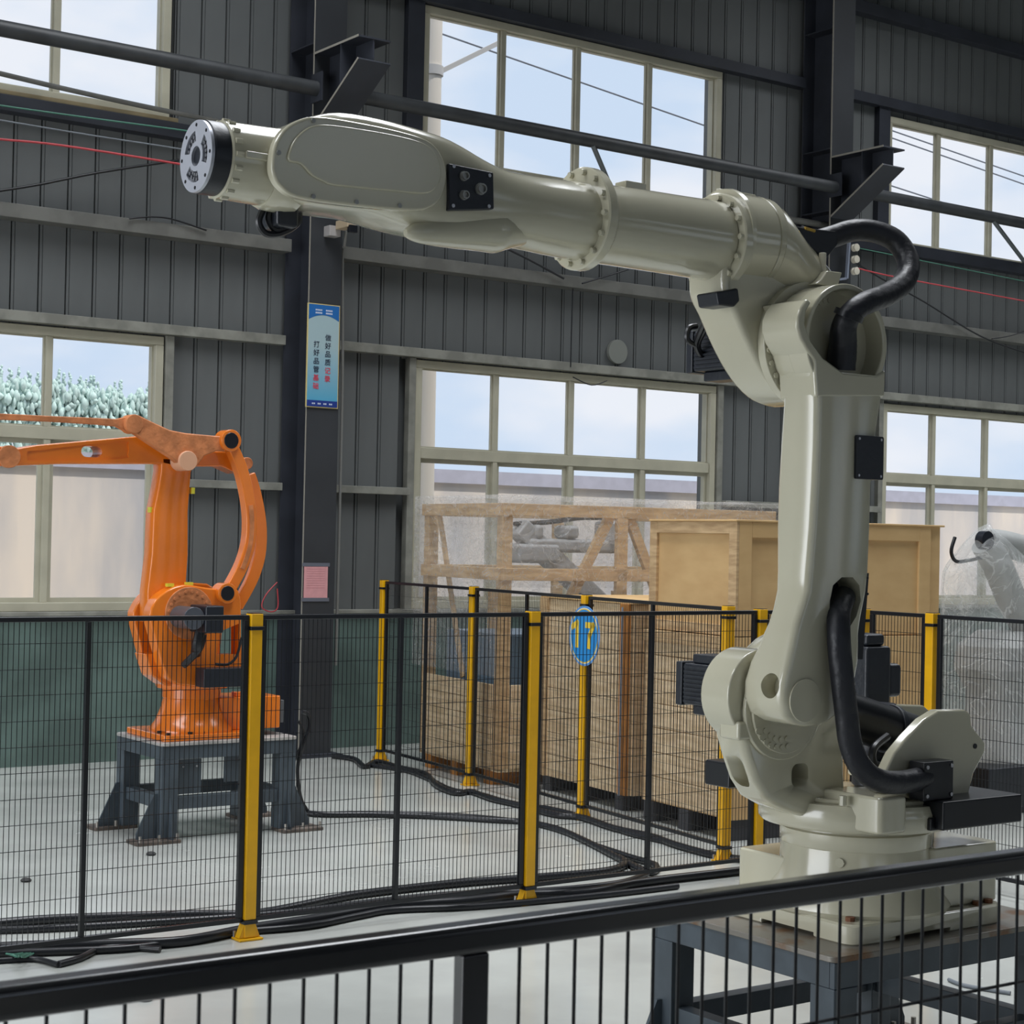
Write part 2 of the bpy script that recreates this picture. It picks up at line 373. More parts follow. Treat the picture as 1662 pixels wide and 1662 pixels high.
# girts (horizontal purlins), each run between two columns
COLX = [(1.06, 1.34), (6.67, 6.95), (12.26, 12.55), (17.85, 18.13), (23.4, 23.7)]
def girt(x0, x1, z, h=.075, d=.12, m=GIRTM):
    global k
    pr = [(Y1, z - h / 2), (Y1 - d, z - h / 2), (Y1 - d, z - h / 2 + .02), (Y1 - d + .006, z - h / 2 + .02), (Y1 - d + .006, z - h / 2 + .006), (Y1 - .006, z - h / 2 + .006), (Y1 - .006, z + h / 2 - .006), (Y1 - d, z + h / 2 - .006), (Y1 - d, z + h / 2), (Y1, z + h / 2)]
    struct('trim_%d' % k, MB().prism([(Y1, z - h / 2), (Y1 - d, z - h / 2), (Y1 - d, z + h / 2), (Y1, z + h / 2)], 'x', x0, x1), m, bevel=.004); k += 1
for (a0, a1), (b0, b1) in zip(COLX, COLX[1:]):
    girt(a1, b0, 3.93, .10, .16); girt(a1, b0, 3.20, .075, .10, SILLM)
    girt(a1, b0, 6.14, .10, .10, DARKSTEEL); girt(a1, b0, 4.69, .115, .12, DARKSTEEL); girt(a1, b0, 7.02, .12, .12, DARKSTEEL); girt(a1, b0, 7.8, .12, .12, DARKSTEEL)
    w = [q for q in BACK_WINDOWS[4:] if a1 < q[0] < b0]
    if w: girt(a1, w[0][0] - .08, 2.06, .06, .10, SILLM); girt(w[0][1] + .08, b0, 2.06, .06, .10, SILLM)
EDGE = mat('lit_worn_edge', (.30, .28, .24), .5)  # paler strips: side light on the flange edges put into colour, plus wear
# steel columns: H section, with a crane corbel near the top
def column(i, x0, x1, lab):
    t = thing('steel_column', lab, 'column', ((x0 + x1) / 2, 12.15, 0), 0)
    xm = (x0 + x1) / 2
    MB().box((x0, 11.95, 0), (x1, 11.964, ZC)).build('front_flange', mat('column_front', (.032, .035, .040), .5, var=.2, scale=2), t, bevel=.002)
    MB().box((x0, 12.33, 0), (x1, 12.344, ZC)).build('rear_flange', DARKSTEEL, t)
    MB().box((xm - .006, 11.964, 0), (xm + .006, 12.33, ZC)).build('web', DARKSTEEL, t)
    MB().box((x0 - .05, 11.85, 0), (x1 + .05, 12.38, .02)).build('base_plate', DARKSTEEL, t)
    for z in (5.45, 4.86, 6.6): MB().box((x0 + .004, 11.964, z), (x1 - .004, 12.33, z + .012)).build('stiffener', DARKSTEEL, t)
    MB().box((x0 - .0015, 11.949, 0), (x0 + .001, 11.965, ZC)).build('lit_edge_strip', EDGE, t, smooth_=0)
    # corbel
    yt = 11.30
    MB().box((x0 - .0015, yt - .001, 5.359), (x0 + .001, 11.95, 5.376)).build('lit_edge_strip', EDGE, t, smooth_=0)
    q = MB().bar((x0, yt - .001, 5.20), (x0, 11.955, 4.80), .003, .017, up=(0, .5, 1)); q.build('lit_edge_strip', EDGE, t, smooth_=0)
    c = MB().box((x0, yt, 5.36), (x1, 11.95, 5.374)).build('corbel_top_flange', DARKSTEEL, t, bevel=.001)
    MB().bar((xm, yt, 5.20), (xm, 11.955, 4.80), x1 - x0, .014, up=(0, .5, 1)).build('corbel_bottom_flange', DARKSTEEL, t, bevel=.001)
    MB().prism([(yt + .01, 5.20), (yt + .01, 5.36), (11.95, 5.36), (11.95, 4.82)], 'x', xm - .005, xm + .005).build('corbel_web', DARKSTEEL, t)
    MB().box((x0 + .003, yt + .26, 5.05), (x1 - .003, yt + .268, 5.36)).build('corbel_stiffener', DARKSTEEL, t)
    return t
CLAB = ['steel column with corbel beyond the left edge of the windows', 'dark steel column with a blue slogan board, behind the outstretched arm tip', 'dark steel column behind the black hose loop of the white robot', 'steel column beyond the right-hand windows', 'last steel column by the right end wall']
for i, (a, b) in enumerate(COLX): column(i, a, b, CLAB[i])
# round brace tubes between columns
TL = ['round grey brace tube crossing the top left window', 'round grey brace tube crossing the middle upper window', 'round grey brace tube crossing the right upper window', 'round brace tube beyond the right upper window']
for i, ((a0, a1), (b0, b1)) in enumerate(zip(COLX, COLX[1:])):
    t = thing('brace_tube', TL[i], 'tube', ((a1 + b0) / 2, 11.9, 5.07))
    MB().cyl((a1 + .005, 11.88, 5.10 - .015 * i), (b0 - .005, 11.88, 5.08 - .015 * i), .057, n=20).build('tube', TUBEM, t)
    for q in (a1 + .012, b0 - .012): MB().box((q - .006, 11.80, 4.98), (q + .006, 11.96, 5.20)).build('end_plate', DARKSTEEL, t)
    a = P(962, 235, v=11.86) if i == 1 else P(1612, 358, v=11.86) if i == 2 else None
    if a:
        c = P(1000, 325, v=12.32) if i == 1 else P(1665, 428, v=12.32)
        MB().cyl(a, c, .022, n=12).build('diagonal_rod', mat('rod_galv', (.16, .18, .19), .45), t)
# ------------------------------------------------------------------ outside
STAIN = mat('stained_render', (.90, .80, .70), .8, scale=1.1, col2=(.52, .52, .55), stretch=(1, 1, .28), lo=.35, hi=.65)
GROUND = mat('yard_concrete', (.42, .40, .36), .8, var=.2, scale=1)
struct('ground', MB().box((-150, Y1 + .26, -.3), (260, 300, -.22)), GROUND, smooth_=0)
w = thing('boundary_wall', 'stained pale rendered wall across the yard seen through the lower windows', 'wall', (10, 20, -.22))
MB().box((-40, 20, -.22), (90, 20.3, 2.42)).build('render', STAIN, w, smooth_=0)
MB().box((-40, 19.95, 2.42), (90, 20.35, 2.60)).build('coping', mat('lavender_coping', (.55, .55, .66), .7, var=.1), w)
TREE = mat('hazy_poplar', (.56, .72, .68), .95, var=.25, scale=.5, coords='Object')  # haze and softened shadows put into the pale leaf colour
TRUNK = mat('bark', (.22, .2, .17), .9)
ORD = 'first second third fourth fifth sixth seventh eighth ninth tenth eleventh twelfth thirteenth fourteenth fifteenth sixteenth seventeenth eighteenth nineteenth twentieth'.split()
def blob(mb_, c, r, h, rnd):
    n = 7; a0 = rnd.uniform(0, 1)
    mb_.loft([[(c[0] + r * math.sin(PI * f) * math.cos(a0 + a * 2 * PI / n), c[1] + r * math.sin(PI * f) * math.sin(a0 + a * 2 * PI / n), c[2] + h * (f - .5) * 2 + rnd.uniform(-.1, .1) * h) for a in range(n)] for f in (.06, .25, .5, .75, .94)])
def poplar(x, y, zt, r, seed, lab):
    t = thing('poplar_tree', lab, 'tree', (x, y, -.22), 0, 'row of poplars beyond the yard wall')
    rnd = random.Random(seed); q = MB(); z = zt - r * .6
    for k_ in range(34):
        w_ = r * min(1, .5 + k_ * .05); blob(q, (x + rnd.uniform(-.45, .45) * w_, y + rnd.uniform(-.4, .4) * w_, z), w_ * rnd.uniform(.5, .75), w_ * rnd.uniform(.7, 1.1), rnd); z -= .34
    q.lathe((x, y, 0), (0, 0, 1), [(2, r * .3), (3, r * .8), (z + 1, r * .7), (z + 2, r * .3)], 8)
    q.build('crown', TREE, t, smooth_=70)
    MB().cyl((x, y, -.22), (x, y, 3), r * .15, n=8).build('trunk', TRUNK, t)
rt = random.Random(3); TV = 240
tops = [(2, 590), (17, 595), (30, 592), (47, 600), (62, 602), (74, 605), (96, 596), (104, 602), (114, 602), (131, 608), (140, 612), (148, 607), (153, 607), (160, 618), (168, 628), (179, 628), (187, 617), (197, 614), (229, 626), (242, 616)]
for i, (px, py) in enumerate(tops):
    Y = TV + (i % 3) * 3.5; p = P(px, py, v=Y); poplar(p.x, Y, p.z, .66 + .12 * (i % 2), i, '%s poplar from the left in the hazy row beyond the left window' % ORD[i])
hd = MB(); rr_ = random.Random(5)
for i in range(3200):
    px = rr_.uniform(-50, 275); Y = TV - 8 + rr_.uniform(-3, 3); top = 622 + max(0, px) * .10 + 6 * math.sin(px * .13) + 4 * math.sin(px * .41); py = top + abs(rr_.gauss(0, 1)) * 45
    if py > 735: py = rr_.uniform(top, 730)
    p = P(px, py, v=Y); blob(hd, p, rr_.uniform(.22, .5), rr_.uniform(.4, .95), rr_)
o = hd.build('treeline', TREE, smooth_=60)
tag(o, 'hazy pale green treeline at the feet of the poplars, seen through the left window', 'trees', kind='stuff')
# utility pole with power lines
pp = P(700, 150, v=16.0)
t = thing('utility_pole', 'pale concrete utility pole outside the middle windows', 'pole', (pp.x, 16, -.22))
MB().cyl((pp.x, 16, -.22), (pp.x, 16, 8.6), .13, .10, n=20).build('shaft', mat('pole_concrete', (.70, .66, .60), .8), t)
MB().cyl((pp.x, 16, 6.62), (pp.x, 16, 6.72), .125, n=20).build('band', mat('pole_band', (.5, .5, .5), .6), t)
MB().bar((pp.x, 16, 6.62), (pp.x + .9, 16, 7.15), .05, .05).build('strut', mat('pole_band', (.5, .5, .5), .6), t)
def line(a, b, lab, v=18.0, sag=0):
    A, B = P(*a, v=v), P(*b, v=v); d = B - A; A2, B2 = A - d * .6, B + d * .6
    o = MB().tube([A2, (A2 + B2) / 2 - Vector((0, 0, sag)), B2], .011, n=6).build('power_line', mat('line_grey', (.20, .22, .26), .7)); tag(o, lab, 'power line')
line((720, 56), (1150, 206), 'overhead line running from the pole across the middle upper window')
line((1445, 211), (1662, 286), 'upper of the three overhead lines in the right upper window')
line((1445, 223), (1662, 299), 'middle of the three overhead lines in the right upper window')
line((1445, 301), (1550, 335), 'lowest of the three overhead lines in the right upper window')
# ------------------------------------------------------------------ fences
def post(lab, x, y, rot, h=1.36, first=[None]):
    if first[0] is None:
        t = thing('fence_post', lab, 'fence post', (0, 0, 0), 0, 'yellow safety fence posts')
        s = .026
        MB().box((-s, -s, .085), (s, s, h - .055)).build('shaft', YEL, t, bevel=.004)
        MB().box((-s - .001, -s - .001, h - .055), (s + .001, s + .001, h)).build('cap', YEL, t, bevel=.003)
        MB().box((-s + .002, -s + .002, h), (s - .002, s - .002, h + .003)).build('lid', BLACK, t)
        for z in (.068, h - .068): MB().box((-s - .006, -s - .006, z), (s + .006, s + .006, z + .016)).build('clamp_band', BLACK, t, bevel=.002)
        f = MB().box((-s, -s, .012), (s, s, .069)); f.build('foot', YEL, t, bevel=.003)
        MB().box((-.055, -.04, 0), (.055, .04, .010)).build('base_plate', YEL, t, bevel=.003)
        for sg in (-1, 1):
            MB().prism([(sg * s, .012), (sg * .048, .012), (sg * s, .068)], 'y', -.02, .02).build('gusset', YEL, t)
            MB().cyl((sg * .045, .030, .010), (sg * .045, .030, .035), .007, n=6).build('anchor_bolt', STEEL, t)
        first[0] = t
        t.location = (x, y, 0); t.rotation_euler = (0, 0, rot); return t
    return dup(first[0], (x, y, 0), rot, lab)
def panel(name_lab, x0, y0, x1, y1, r=.0012, top=1.355, bot=.075, mid=True, pitch=.0214, frame=.024, group='black wire mesh fence panels'):
    """one welded mesh panel from (x0,y0) to (x1,y1)"""
    a = Vector((x0, y0, 0)); b = Vector((x1, y1, 0)); Lg = (b - a).length; ang = math.atan2(y1 - y0, x1 - x0)
    t = thing('mesh_fence', name_lab, 'fence panel', (x0, y0, 0), ang, group)
    M = Matrix.Translation(a) @ Matrix.Rotation(ang, 4, 'Z')
    fr = .020
    MB().box((0, -.011, top - fr), (Lg, .011, top), M).build('top_rail', BLACK, t, bevel=.003)
    MB().box((0, -.011, bot), (Lg, .011, bot + fr), M).build('bottom_rail', BLACK, t, bevel=.003)
    st = [0, Lg - frame] + ([Lg / 2 - .01] if mid else [])
    for i, q in enumerate(st):
        w = frame if i < 2 else .02
        MB().box((q, -.011, bot + fr), (q + w, .011, top - fr), M).build('stile', BLACK, t, bevel=.002)
    wv = MB(); q = frame + pitch * .6
    while q < Lg - frame: wv.box((q - r, -r, bot + fr), (q + r, r, top - fr), M); q += pitch
    wv.build('vertical_wires', BLACK, t, smooth_=0, kind='stuff')
    z = top - .104
    while z > bot + .03:
        MB().box((0, r, z - r), (Lg, 3 * r, z + r), M).build('cross_wire', BLACK, t, smooth_=0); z -= .1
    return t
NP = [2.05, 3.515, 4.965, 6.42]
NL = ['yellow fence post left of the frame edge', 'tall yellow fence post in front of the orange robot stand, nearest of the back row', 'yellow fence post between the orange robot and the number 17 sign', 'yellow post at the corner, half hidden behind the white robot']
for x, l in zip(NP, NL): post(l, x, 6.70, 0)
post('yellow post at the far corner behind the white robot stand', 7.10, 6.62, 0)
PLN = ['near mesh panel at the left, in front of the green wall', 'near mesh panel in front of the orange robot stand', 'near mesh panel in front of the 17 sign and wooden crates']
for (a, b, l) in zip(NP, NP[1:], PLN): panel(l, a + .03, 6.70, b - .03, 6.70)
panel('mesh panel hidden mostly behind the white robot base', 6.45, 6.70, 7.07, 6.64, mid=False)
SP = [(6.53, 7.06), (6.75, 8.56), (6.97, 10.09), (7.12, 11.50)]
SPL = ['yellow fence post just left of the white robot motor, beside the lower plywood crate', 'yellow fence post carrying the blue 17 sign', 'yellow fence post in front of the plastic wrapped crate', 'farthest yellow fence post, beside the slogan column']
for (x, y), l in zip(SP, SPL): post(l, x, y, math.radians(-8))
SPN = ['side mesh panel between the 17 sign post and the white robot', 'side mesh panel in front of the plank crate', 'farthest side mesh panel in front of the wrapped crate']
for i, l in enumerate(SPN):
    a, b = Vector(SP[i]), Vector(SP[i + 1]); d = (b - a).normalized() * .035
    panel(l, *(a + d), *(b - d), r=.0008)
RP = [(7.10, 6.15), (7.10, 4.68)]
post('yellow fence post right of the white robot, beside the wrapped robot', *RP[0], PI / 2); post('yellow fence post beyond the right edge of the picture', *RP[1], PI / 2)
panel('right mesh panel running from the corner behind the white robot', 7.10, 6.57, 7.10, 6.19, mid=False)
panel('right mesh panel in front of the plastic wrapped robot', 7.10, 6.11, 7.10, 4.72, mid=True)
# foreground fence
def fore():
    y = .88; x0, x1 = -.14, 1.60; top = 1.47; t = thing('mesh_fence', 'foreground black fence panel with thick top rail across the bottom', 'fence panel', (x0, y, 0), 0, 'black wire mesh fence panels')
    mr = mat('black_rail_gloss', (.010, .010, .014), .16, coat=1)
    MB().box((x0, y - .009, top - .018), (x1, y + .011, top)).build('top_rail', mr, t, bevel=.005, seg=3)
    MB().box((x0, y - .009, .07), (x1, y + .011, .09)).build('bottom_rail', mr, t, bevel=.004)
    for q in (x0, .603, x1 - .022): MB().box((q, y - .005, .09), (q + .019, y + .007, top - .018)).build('stile', mr, t, bevel=.002)
    src = None; r = .0012; x = .327 - .0214 * 21
    while x < x1 - .03:
        if abs(x - .613) > .014:
            if src is None:
                src = MB().cyl((x, y, .09), (x, y, top - .018), r, n=8).build('wire', BLACK, t); xs0 = x
            else: copy_part(src, (src.location.x + x - xs0, src.location.y, src.location.z))
        x += .02138
    src = None; z = 1.368
    while z > .1:
        if src is None: src = MB().cyl((x0, y + .0026, z), (x1, y + .0026, z), r * 1.1, n=8).build('cross_wire', BLACK, t); z0 = z
        else: copy_part(src, (src.location.x, src.location.y, src.location.z + z - z0))
        z -= .1
    MB().prism([(1.205, 1.452), (1.26, 1.452), (1.26, 1.405)], 'y', y - .004, y + .006).build('corner_gusset', mr, t)
    post('yellow post of the foreground fence below the frame', x1 + .03, y, 0); post('yellow post of the foreground fence left of the frame', x0 - .03, y, 0)
fore()
# round 17 sign
c = Vector((6.70, 8.50, 0)); zc = P(949, 1032, v=8.5).z
cc = P(949, 1032, u=6.70)
s = thing('number_sign', 'round blue sign with yellow 17 on the side fence', 'sign', (6.70, cc.y, cc.z))
MS = Matrix.Translation(cc) @ Matrix.Rotation(math.radians(-8), 4, 'Z')
BLUE = mat('sign_blue', (.02, .25, .62), .35); WHT = mat('sign_white', (.75, .78, .80), .4); YT = mat('sign_yellow', (.80, .55, .05), .4); LB = mat('sign_rim_blue', (.10, .28, .62), .4)
def disc(r, x0, x1, m_, nm):
    d = MB(); d.cyl(MS @ Vector((x0, 0, 0)), MS @ Vector((x1, 0, 0)), r, n=48); d.build(nm, m_, s)
R17 = .182
disc(R17, .0, -.004, LB, 'rim'); disc(R17 * .93, -.004, -.0045, WHT, 'white_ring'); disc(R17 * .91, -.0045, -.0050, YT, 'yellow_ring'); disc(R17 * .87, -.0050, -.0055, BLUE, 'blue_face')
MT = MS @ Matrix.Translation((-.0062, 0, .005)) @ Matrix.Rotation(-PI / 2, 4, 'Z') @ Matrix.Rotation(PI / 2, 4, 'X')
def stroke(pts, w):
    q = MB(); P2 = [MT @ Vector((a, b, 0)) for a, b in pts]; q2 = MB()
    for a, b in zip(pts, pts[1:]):
        d = (Vector(b) - Vector(a)).normalized() * w / 2; nrm = Vector((-d.y, d.x)); a_, b_ = Vector(a) - d * .8, Vector(b) + d * .8
        poly = [a_ + nrm, a_ - nrm, b_ - nrm, b_ + nrm]
        q2.add([MT @ Vector((p.x, p.y, zz)) for zz in (-.001, .001) for p in poly], [(0, 1, 2, 3), (7, 6, 5, 4), (0, 3, 7, 4), (1, 5, 6, 2), (0, 4, 5, 1), (3, 2, 6, 7)])
    return q2
stroke([(-.135, .045), (-.082, .070), (-.082, -.066)], .036).build('numeral_one', YT, s, smooth_=0)
stroke([(.030, .062), (.112, .062), (.068, .0), (.062, -.066)], .036).build('numeral_seven', YT, s, smooth_=0)
# ------------------------------------------------------------------ white robot
VC = 3.88
def bolt_set(parent, pts, axis, r=.009, h=.008, m=None, name='bolt'):
    src = None; ax = Vector(axis).normalized()
    for p in pts:
        p = Vector(p)
        if src is None:
            src = MB().cyl(p, p + ax * h, r, n=8); src = src.build(name, m or WHITE, parent); p0 = p
        else: copy_part(src, src.location + (world(parent).inverted() @ p - world(parent).inverted() @ p0))
rob = thing('industrial_robot', 'large cream six axis robot with arm stretched left, on a steel stand', 'robot', (4.12, VC, .54))
ctr = (4.12, 3.86)
# base
base = MB().prism(rrect2(3.84, 3.60, 4.52, 4.18, .05), 'z', .54, .60).build('base_plate', WHITE, rob, bevel=.006)
cut(base, [MB().box((3.70, 3.76, .50), (3.90, 3.98, .553)), MB().box((4.02, 3.5, .50), (4.26, 3.66, .553))])
MB().prism(rrect2(3.905, 3.90, 4.42, 4.16, .02), 'z', .60, .74).build('base_block', WHITE, rob, bevel=.008)
MB().prism(rrect2(4.22, 3.64, 4.53, 4.16, .02), 'z', .60, .785).build('rear_connector_box', WHITE, rob, bevel=.008)
MB().box((4.22, 3.70, .785), (4.30, 3.78, .835)).build('base_lug', WHITE, rob, bevel=.006)
neck = MB().lathe((*ctr, .60), (0, 0, 1), [(0, .285), (.012, .29), (.04, .272), (.09, .245), (.14, .232), (.185, .229), (.19, .233), (.232, .233), (.236, .222), (.25, .222)], 48).build('base_neck', WHITE, rob, smooth_=40)
bolt_set(rob, [(ctr[0] + .231 * math.cos(a), ctr[1] + .231 * math.sin(a), .755) for a in (math.radians(212),)], (math.cos(3.7), math.sin(3.7), 0), .014, .006, name='plug')
RUST = mat('rusty_bolt', (.18, .07, .03), .7)
bolt_set(rob, [(3.89, 3.66, .60), (3.97, 3.64, .60), (3.88, 3.75, .60), (4.47, 3.63, .60), (4.41, 3.625, .60)], (0, 0, 1), .014, .012, RUST, 'base_bolt')
# turret
tur = MB().lathe((*ctr, 0), (0, 0, 1), [(.852, .20), (.852, .292), (.862, .300), (.905, .302), (.93, .29), (.935, .2)], 56).build('turret', WHITE, rob, smooth_=40)
VN, VF = 3.785, 3.91
chk = [(1262, 1012), (1222, 1035), (1185, 1070), (1162, 1107), (1154, 1150), (1158, 1190), (1167, 1225), (1180, 1263), (1197, 1290), (1222, 1304), (1262, 1318)]
pf = prof(VF, chk); pr_ = prof(VN, [(1375, 1318), (1372, 1185), (1395, 1110), (1360, 1020)])
cheek = MB().prism(pf + pr_, 'y', VN, VF).build('turret_cheek', WHITE, rob, bevel=.022, seg=3)
bake(cheek)
h3 = P(1298, 1259, v=VN); h2 = P(1216, 1257, v=3.845)
cut(cheek, [MB().prism(rrect2(h3.x - .034, h3.z - .034, h3.x + .036, h3.z + .036, .024), 'y', VN - .05, VN + .11)])
q = Matrix.Translation((h2.x, 3.848, h2.z)) @ Matrix.Rotation(math.radians(18), 4, 'Y')
cb = MB(); cb.add([q @ Vector((xx, p[0], p[1])) for xx in (-.12, .10) for p in rrect2(-.033, -.037, .033, .037, .022)], [list(range(20)), list(range(39, 19, -1))] + [[(i + 1) % 20, i, 20 + i, 20 + (i + 1) % 20] for i in range(20)])
cut(cheek, [cb])
cheek.data.shade_smooth(); cheek.data.set_sharp_from_angle(angle=math.radians(35))
MB().cyl((h3.x, VN + .10, h3.z), (h3.x, VN + .105, h3.z), .05, n=24).build('gear_plug', STEEL, rob)
lg = P(1186, 1180, v=3.82)
MB().box((lg.x - .01, 3.775, lg.z - .035), (lg.x + .09, 3.86, lg.z + .02)).build('cheek_lug', WHITE, rob, bevel=.01)
# reducer face and its bolts on the near side of the cheek
J2 = Vector((3.646, 0, 1.257)); J3 = Vector((3.797, 0, 2.288))
MB().cyl((J2.x + .07, VN, J2.z - .035), (J2.x + .07, VN - .015, J2.z - .035), .155, n=48).build('reducer_rim', WHITE, rob, bevel=.004)
MB().cyl((J2.x + .07, VN - .015, J2.z - .035), (J2.x + .07, VN - .026, J2.z - .035), .135, n=48).build('reducer_cover', WHITE, rob, bevel=.002)
bolt_set(rob, [(J2.x + .05 + .12 * math.cos(a), VN - .026, J2.z - .03 + .12 * math.sin(a)) for a in [math.radians(d) for d in range(215, 292, 11)]] +
         [(J2.x + .05 + .098 * math.cos(a), VN - .026, J2.z - .03 + .098 * math.sin(a)) for a in [math.radians(d) for d in range(225, 285, 14)]], (0, -1, 0), .0085, .004)
# ledge between cheek and rear
MB().prism([(ctr[0] + .268 * math.cos(math.radians(a)), ctr[1] + .268 * math.sin(math.radians(a))) for a in range(180, 300, 8)] + [(4.2, 3.9)], 'z', .93, .945).build('turret_ledge', WHITE, rob, bevel=.012)
bolt_set(rob, [P(x, 1296, v=3.68) - Vector((0, 0, .02)) for x in (1368, 1384, 1400, 1414)], (0, 0, 1), .0115, .028, name='ring_bolt')
# cream block that carries the cable box
MB().prism(rrect2(3.90, 3.56, 4.02, 3.80, .02), 'z', .862, .97).build('rear_block', WHITE, rob, bevel=.01)
fin = [(1432, 1285), (1436, 1255), (1452, 1222), (1474, 1195), (1500, 1168), (1524, 1153), (1568, 1152), (1576, 1158), (1578, 1178), (1600, 1206), (1599, 1222), (1581, 1256), (1570, 1300), (1560, 1318)]
MB().prism(prof(3.62, fin), 'y', 3.62, 3.66).build('rear_bracket', WHITE, rob, bevel=.008)
MB().cyl(P(1582, 1211, v=3.62), P(1582, 1211, v=3.62) - Vector((0, .003, 0)), .008, n=14).build('bracket_hole', BLACK, rob)
fin2 = [(1385, 1140), (1500, 1145), (1512, 1155), (1515, 1180), (1520, 1260), (1390, 1260)]
MB().prism(prof(3.95, fin2), 'y', 3.95, 3.99).build('far_bracket', WHITE, rob, bevel=.008)
# black cable box behind
bx = P(1532, 1302, z=.95)
MB().box((bx.x, bx.y, .865), (bx.x + .36, bx.y + .27, .95)).build('cable_tray', BLACK, rob, bevel=.006)
MB().box((bx.x - .02, bx.y + .03, .862), (bx.x + .12, bx.y + .20, .90)).build('tray_mount', BLACK, rob, bevel=.004)
pb = P(1500, 1275, v=3.55)
MB().box((pb.x, 3.55, .95), (pb.x + .13, 3.61, 1.065)).build('junction_box', BLACK, rob, bevel=.004)
bolt_set(rob, [(pb.x + dx, 3.55, z) for dx in (.012, .118) for z in (.965, 1.05)], (0, -1, 0), .006, .004, STEEL, 'screw')
lb = P(1146, 1252, v=4.0)
MB().box((lb.x + .03, 3.93, lb.z - .045), (lb.x + .25, 4.04, lb.z + .03)).build('side_tray', BLACK, rob, bevel=.006)
# balancer cylinder
a, b_ = P(1350, 1152, v=3.86), P(1490, 1200, v=3.86)
MB().cyl(a, b_, .072, n=32).build('balancer_cylinder', BLACK, rob, bevel=.006)
d = (b_ - a); MB().cyl(a + d * .62, a + d * .68, .079, n=32).build('balancer_collar', BLACKM, rob, bevel=.003)
# J1 motor, standing at the rear, and its connectors
c1 = P(1398, 1280, v=3.98); 
MB().lathe((c1.x, 3.92, 0), (0, 0, 1), [(.93, .06), (.945, .075), (.985, .075), (.99, .066), (1.0, .074), (1.01, .066), (1.02, .074), (1.03, .066), (1.04, .07), (1.06, .062), (1.20, .06)], 24).build('axis_one_motor', BLACKM, rob)
mm = P(1402, 1130, v=4.10)
MB().box((mm.x - .05, 4.04, 1.05), (mm.x + .065, 4.16, 1.37)).build('upright_motor', BLACKM, rob, bevel=.012)
MB().box((mm.x - .04, 4.05, 1.37), (mm.x + .045, 4.14, 1.41)).build('motor_cap', BLACKM, rob, bevel=.012)
MB().box((mm.x + .065, 4.05, 1.20), (mm.x + .13, 4.13, 1.31)).build('motor_plug', BLACKM, rob, bevel=.015)
def motor(c, y0, y1, hs, nm):
    m0 = MB().box((c.x - hs, y0, c.z - hs), (c.x + hs, y1 - .03, c.z + hs)).build(nm, BLACKM, rob, bevel=.006)
    e = MB().box((c.x - hs - .004, y1 - .03, c.z - hs - .004), (c.x + hs + .004, y1, c.z + hs + .004)).build('end_cap', BLACKM, m0, bevel=.005)
    for i in range(9):
        zz = c.z - hs * .82 + i * hs * 1.64 / 8
        MB().box((c.x - hs - .007, y0 + .01, zz - .003), (c.x - hs, y1 - .04, zz + .003)).build('fin', BLACKM, m0)
    MB().box((c.x - hs * .7, y0 + .0, c.z + hs), (c.x + hs * .7, y1 - .05, c.z + hs + .028)).build('terminal_cover', BLACKM, m0, bevel=.005)
    MB().box((c.x - hs * .6, y0 + .0, c.z - hs - .03), (c.x + hs * .6, y1 - .05, c.z - hs)).build('lower_cover', BLACKM, m0, bevel=.005)
    return m0
motor(Vector((J2.x, 0, J2.z + .015)), VF, 4.10, .062, 'axis_two_motor')
# lower arm: rounded rectangular sections read at heights
rows = [(1178, 1250, 1300, 1335, .12), (1172, 1232, 1284, 1348, .13), (1160, 1212, 1274, 1365, .13), (1135, 1203, 1270, 1385, .15), (1110, 1204, 1271, 1391, .17), (1077, 1214, 1278, 1397, .16), (1050, 1228, 1284, 1398, .155), (1030, 1235, 1288, 1398, .155), (1012, 1243, 1292, 1400, .15), (990, 1250, 1299, 1404, .15), (960, 1256, 1309, 1410, .15), (930, 1257, 1311, 1413, .15),
        (860, 1257, 1317, 1416, .15), (790, 1259, 1321, 1418, .15), (720, 1263, 1324, 1423, .15), (660, 1267, 1325, 1432, .15), (625, 1268, 1324, 1437, .15), (606, 1268, 1321, 1439, .15), (585, 1268, 1310, 1438, .10)]
VA = 3.62; secs = []
for y, xl, xm, xr, th in rows:
    A, B = P(xm, y, v=VA), P(xr, y, v=VA); z = (A.z + B.z) / 2; v2 = P(xl, y, u=A.x).y
    v2 = min(max(v2, VA + .10), VA + .178); rd = .022
    secs.append([(p[0], p[1], z) for p in rrect2(A.x, VA, B.x, v2, rd, 3)])
arm = MB().loft(secs[:-1]).build('lower_arm', WHITE, rob, smooth_=50)
cut(arm, [MB().prism(prof(VA, [(1345, 1010), (1347, 975), (1352, 950), (1366, 937), (1384, 937), (1395, 950), (1397, 975), (1390, 1000), (1378, 1020), (1372, 1060), (1350, 1060)]), 'y', VA - .05, VA + .09)])
arm.data.shade_smooth(); arm.data.set_sharp_from_angle(angle=math.radians(50))
MB().prism(prof(VA + .085, [(1335, 1070), (1337, 930), (1410, 930), (1400, 1070)]), 'y', VA + .084, VA + .088).build('arm_cavity', BLACK, rob)
# knuckle at the bottom
kn = MB().cyl((J2.x, VA - .006, J2.z), (J2.x, VA, J2.z), .062, n=36); kn.build('pivot_cap', WHITE, rob, bevel=.002)
hc = P(1243, 1108, u=J2.x - .10)
cut(arm, [MB().cyl((J2.x - .25, hc.y - .005, hc.z + .012), (J2.x - .03, hc.y, hc.z - .016), .036, n=24)])
arm.data.shade_smooth(); arm.data.set_sharp_from_angle(angle=math.radians(50))
MB().cyl((J2.x, 3.79, J2.z), (J2.x, VF, J2.z), .135, n=40).build('knuckle_ring', WHITE, rob, bevel=.006)
